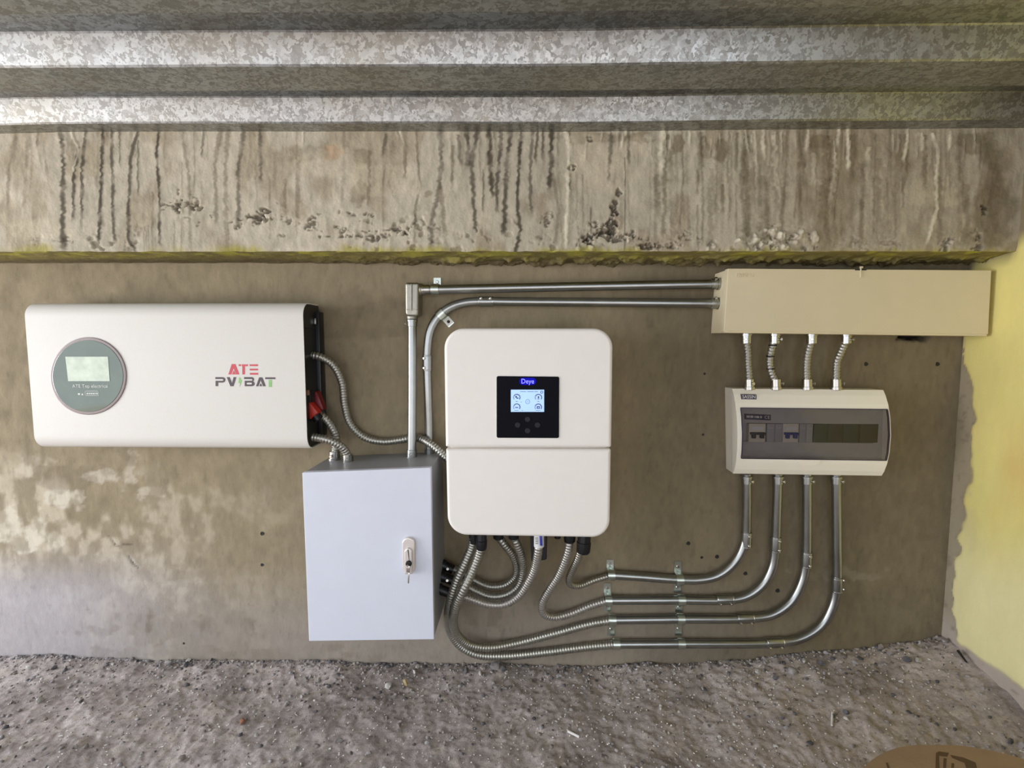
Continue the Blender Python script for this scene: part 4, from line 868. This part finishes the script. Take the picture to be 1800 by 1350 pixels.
# ================================================================== GROUND THINGS
def rock(c_, r_, seed, sq=.6):
    rg = np.random.default_rng(seed); bm = bmesh.new(); bmesh.ops.create_icosphere(bm, subdivisions=1, radius=1)
    V = np.array([v.co[:] for v in bm.verts]); Fc = [[v.index for v in f.verts] for f in bm.faces]; bm.free()
    V = V*(1+rg.uniform(-.25, .25, (len(V), 1)))*np.array([1, rg.uniform(.6, 1), sq*rg.uniform(.8, 1.2)]); a = rg.uniform(0, 6.28)
    Rm = np.array([[math.cos(a), -math.sin(a), 0], [math.sin(a), math.cos(a), 0], [0, 0, 1]])
    return (V*r_)@Rm.T+np.asarray(c_), Fc
def gpt(px_, py_):
    q = PZ(px_, py_, 0.0)
    for _ in range(6): q = PZ(px_, py_, float(ground(q[0], q[1])))
    return q
spots = [(870, 1171, .013), (885, 1174, .009), (838, 1163, .008), (815, 1166, .007), (300, 1165, .009), (330, 1168, .010), (335, 1160, .008), (365, 1172, .008), (425, 1166, .007), (100, 1172, .008), (55, 1172, .008), (125, 1166, .007), (600, 1176, .007), (690, 1168, .008), (735, 1170, .008),
 (1225, 1192, .007), (1390, 1178, .011), (1360, 1190, .008), (1330, 1180, .008), (1545, 1137, .010), (1560, 1148, .009), (1590, 1158, .010), (1610, 1160, .009), (1480, 1152, .008), (1500, 1162, .008), (1440, 1165, .009), (1410, 1160, .008), (1635, 1130, .009), (1655, 1125, .008), (1484, 1250, .007), (1560, 1250, .007),
 (325, 1330, .008), (600, 1300, .006), (820, 1178, .009), (845, 1182, .008), (940, 1180, .007), (985, 1185, .008), (1020, 1178, .008), (1140, 1210, .006), (1600, 1320, .008), (1790, 1308, .010), (1770, 1300, .008), (75, 1230, .010), (1505, 1215, .008), (1288, 1172, .007), (1260, 1168, .006), (730, 1180, .007), (530, 1165, .006), (465, 1170, .006)]
for i, (x_, y_, r_) in enumerate(spots):
    q = gpt(x_, y_); link('pebble', *rock(q+np.array([0, -.008, r_*.45]), r_*1.05, 100+i, .75), M[('stone', 'stonedark', 'stone2', 'stone3')[i % 4]], floor, 40)
def scatter(n, r0, r1, xr_, yr_, seed, near):
    rg = np.random.default_rng(seed); ms = []
    bm = bmesh.new(); bmesh.ops.create_icosphere(bm, subdivisions=1, radius=1)
    V0 = np.array([v.co[:] for v in bm.verts]); F0 = np.array([[v.index for v in f.verts] for f in bm.faces]); bm.free()
    xx = rg.uniform(*xr_, n); yy_ = -rg.uniform(0, 1, n)**near*(-yr_[0])-.004
    g_ = ground(xx, yy_); rr = r0+(r1-r0)*rg.uniform(0, 1, n)**3
    V = np.zeros((n, len(V0), 3)); a = rg.uniform(0, 6.28, n)
    jit = 1+rg.uniform(-.28, .28, (n, len(V0), 1)); sc_ = np.stack([rg.uniform(.8, 1.3, n), rg.uniform(.6, 1, n), rg.uniform(.5, .9, n)], 1)
    q = V0[None]*jit*sc_[:, None, :]*rr[:, None, None]
    V[:, :, 0] = q[:, :, 0]*np.cos(a)[:, None]-q[:, :, 1]*np.sin(a)[:, None]+xx[:, None]
    V[:, :, 1] = q[:, :, 0]*np.sin(a)[:, None]+q[:, :, 1]*np.cos(a)[:, None]+yy_[:, None]
    V[:, :, 2] = q[:, :, 2]+g_[:, None]+rr[:, None]*.2
    Fc = (F0[None]+(np.arange(n)*len(V0))[:, None, None]).reshape(-1, 3)
    return V.reshape(-1, 3), Fc.tolist()
for (n, r0, r1, near, m, sd) in ((3200, .0012, .0062, 3.0, 'stone', 1), (1300, .0012, .0055, 1.9, 'stone3', 2), (700, .001, .0055, 2.6, 'stone2', 3), (900, .0015, .007, 4.0, 'stonedark', 4)):
    o = link('gravel', *scatter(n, r0, r1, (-1.55, XW-.01), (-.5, 0), sd, near), M[m], floor, 60); o['kind'] = 'stuff'
rg = np.random.default_rng(9); bits = []
for k in range(1500):
    xx = rg.uniform(-1.5, XW-.02) if rg.uniform() < .55 else rg.normal(.35, .5); yy_ = -.5*rg.uniform()**1.2-.005
    if xx > XW-.02 or xx < -1.5: continue
    l_ = rg.uniform(.0012, .0036) if rg.uniform() < .88 else rg.uniform(.004, .009)
    bits.append(boxm((xx, yy_, float(ground(xx, yy_))+.002), (l_, rg.uniform(.0012, .0028), rg.uniform(.0008, .002)), Matrix.Rotation(rg.uniform(0, 3.14), 3, 'Z') @ Matrix.Rotation(rg.uniform(-.4, .4), 3, 'Y')))
o = link('white_chip_litter', *join(*bits), M['chip'], floor); o['kind'] = 'stuff'

def lone(name, V, Fc, m, label, cat, sm=40):
    return tag(link(name, V, Fc, M[m], None, sm), label, cat)
q = gpt(682, 1207); lone('pale_stone', *rock(q+np.array([0, 0, .004]), .012, 5, .6), 'stone2', 'pale flat stone alone on the dirt below the grey cabinet', 'stone')
q = gpt(713, 1205)
lone('wood_splinter', *boxm(q+np.array([0, 0, .007]), (.007, .006, .020), Matrix.Rotation(R_(-18), 3, 'Y'), .001), 'tan', 'short tan wood splinter standing beside the pale flat stone', 'splinter')
q0_ = gpt(1462, 1278); q1_ = gpt(1463, 1256)
lone('white_stick', *rod(q0_+np.array([0, 0, .004]), q1_+np.array([0, 0, .005]), .0022, 8), 'chip', 'thin white plastic offcut lying upright in view, left of the carton', 'offcut')
q0_ = gpt(998, 1288); q1_ = gpt(1018, 1298)
lone('white_stick', *rod(q0_+np.array([0, 0, .004]), q1_+np.array([0, 0, .004]), .0028, 8), 'chip', 'short greyish white stick on the dirt in the lower middle', 'offcut')
lone('black_wire_scrap', *tube(np.array([gpt(1177, 1157), gpt(1190, 1157.5), gpt(1203, 1155), gpt(1217, 1153)])+np.array([0, 0, .003]), .0016, 8), 'twig', 'bit of thin black wire on the ground under the right-hand strap column', 'wire')
q = gpt(426, 1269); lone('brick_crumb', *rock(q+np.array([0, 0, .003]), .009, 8, .7), 'brick', 'small reddish brick crumb on the dirt at lower left', 'brick crumb')
q0_ = gpt(1688, 1148)+np.array([-.006, 0, .006]); q1_ = gpt(1703, 1168)+np.array([-.006, 0, .006])
lone('dark_stick', *rod(q0_, q1_, .0035, 8, .002), 'twig', 'short dark stick lying in the corner along the yellow wall', 'stick')

# ---- carton, bottom right
zc = .16
cb = PZ(1660, 1500, zc); ct = thing('carton', 'brown cardboard carton with dark print at the bottom right corner', 'carton', (cb[0], cb[1], .0))
ol = [(1496, 1400), (1505, 1372), (1516, 1352), (1530, 1338), (1548, 1326), (1572, 1316), (1600, 1310.5), (1640, 1309.5), (1690, 1311), (1730, 1317), (1770, 1326), (1815, 1340), (1860, 1362), (1880, 1400)]
gz = float(ground(cb[0], cb[1]))
fl = np.array([PZ(x_, y_, zc) for x_, y_ in ol]); hx0, hx1 = PZ(1490, 1450, zc)[0]-.01, XW-.05; hy = PZ(1490, 1450, zc)[1]
fl, _ = smooth_path(fl, .012); fl[:, 0] = np.clip(fl[:, 0], hx0, hx1); fl = np.vstack([[hx0, hy, zc], fl, [hx1, hy, zc]])
def setz(V, z_): V = V.copy(); V[:, 2] = z_; return V
link('flap', *loft([setz(fl, zc-.004), fl]), M['carton'], ct)
bx_, bw_ = (hx0+hx1)/2, hx1-hx0; bd_ = .30; hz_ = (zc-gz+.02)
for c_, s_ in (((bx_, hy-.002, zc-hz_/2), (bw_, .004, hz_)), ((bx_, hy-bd_, zc-hz_/2), (bw_, .004, hz_)), ((hx0+.002, hy-bd_/2, zc-hz_/2), (.004, bd_-.004, hz_)), ((hx1-.002, hy-bd_/2, zc-hz_/2), (.004, bd_-.004, hz_))):
    link('side_panel', *boxm(c_, s_), M['carton'], ct)
link('bottom_panel', *boxm((bx_, hy-bd_/2, gz+.004), (bw_-.01, bd_-.01, .004)), M['carton'], ct)
def pr_(*pts): return loft([np.array([PZ(x_, y_, zc-.0002) for x_, y_ in pts]), np.array([PZ(x_, y_, zc+.0004) for x_, y_ in pts])])
def ck(x_, y_): return (1480+x_/1800*320, 1270+y_/450*80)
for q in (pr_(ck(930, 300), ck(960, 285), ck(1060, 300), ck(1040, 340), ck(960, 330), ck(965, 450), ck(925, 450)), pr_(ck(1070, 320), ck(1200, 345), ck(1320, 395), ck(1335, 450), ck(1230, 450), ck(1210, 400), ck(1090, 350)),
     pr_(ck(1005, 350), ck(1035, 355), ck(1030, 450), ck(1000, 450)), pr_(ck(1085, 400), ck(1110, 405), ck(1105, 450), ck(1080, 450)), pr_(ck(435, 400), ck(450, 395), ck(475, 450), ck(450, 450))):
    link('print', *q, M['cartonink'], ct)
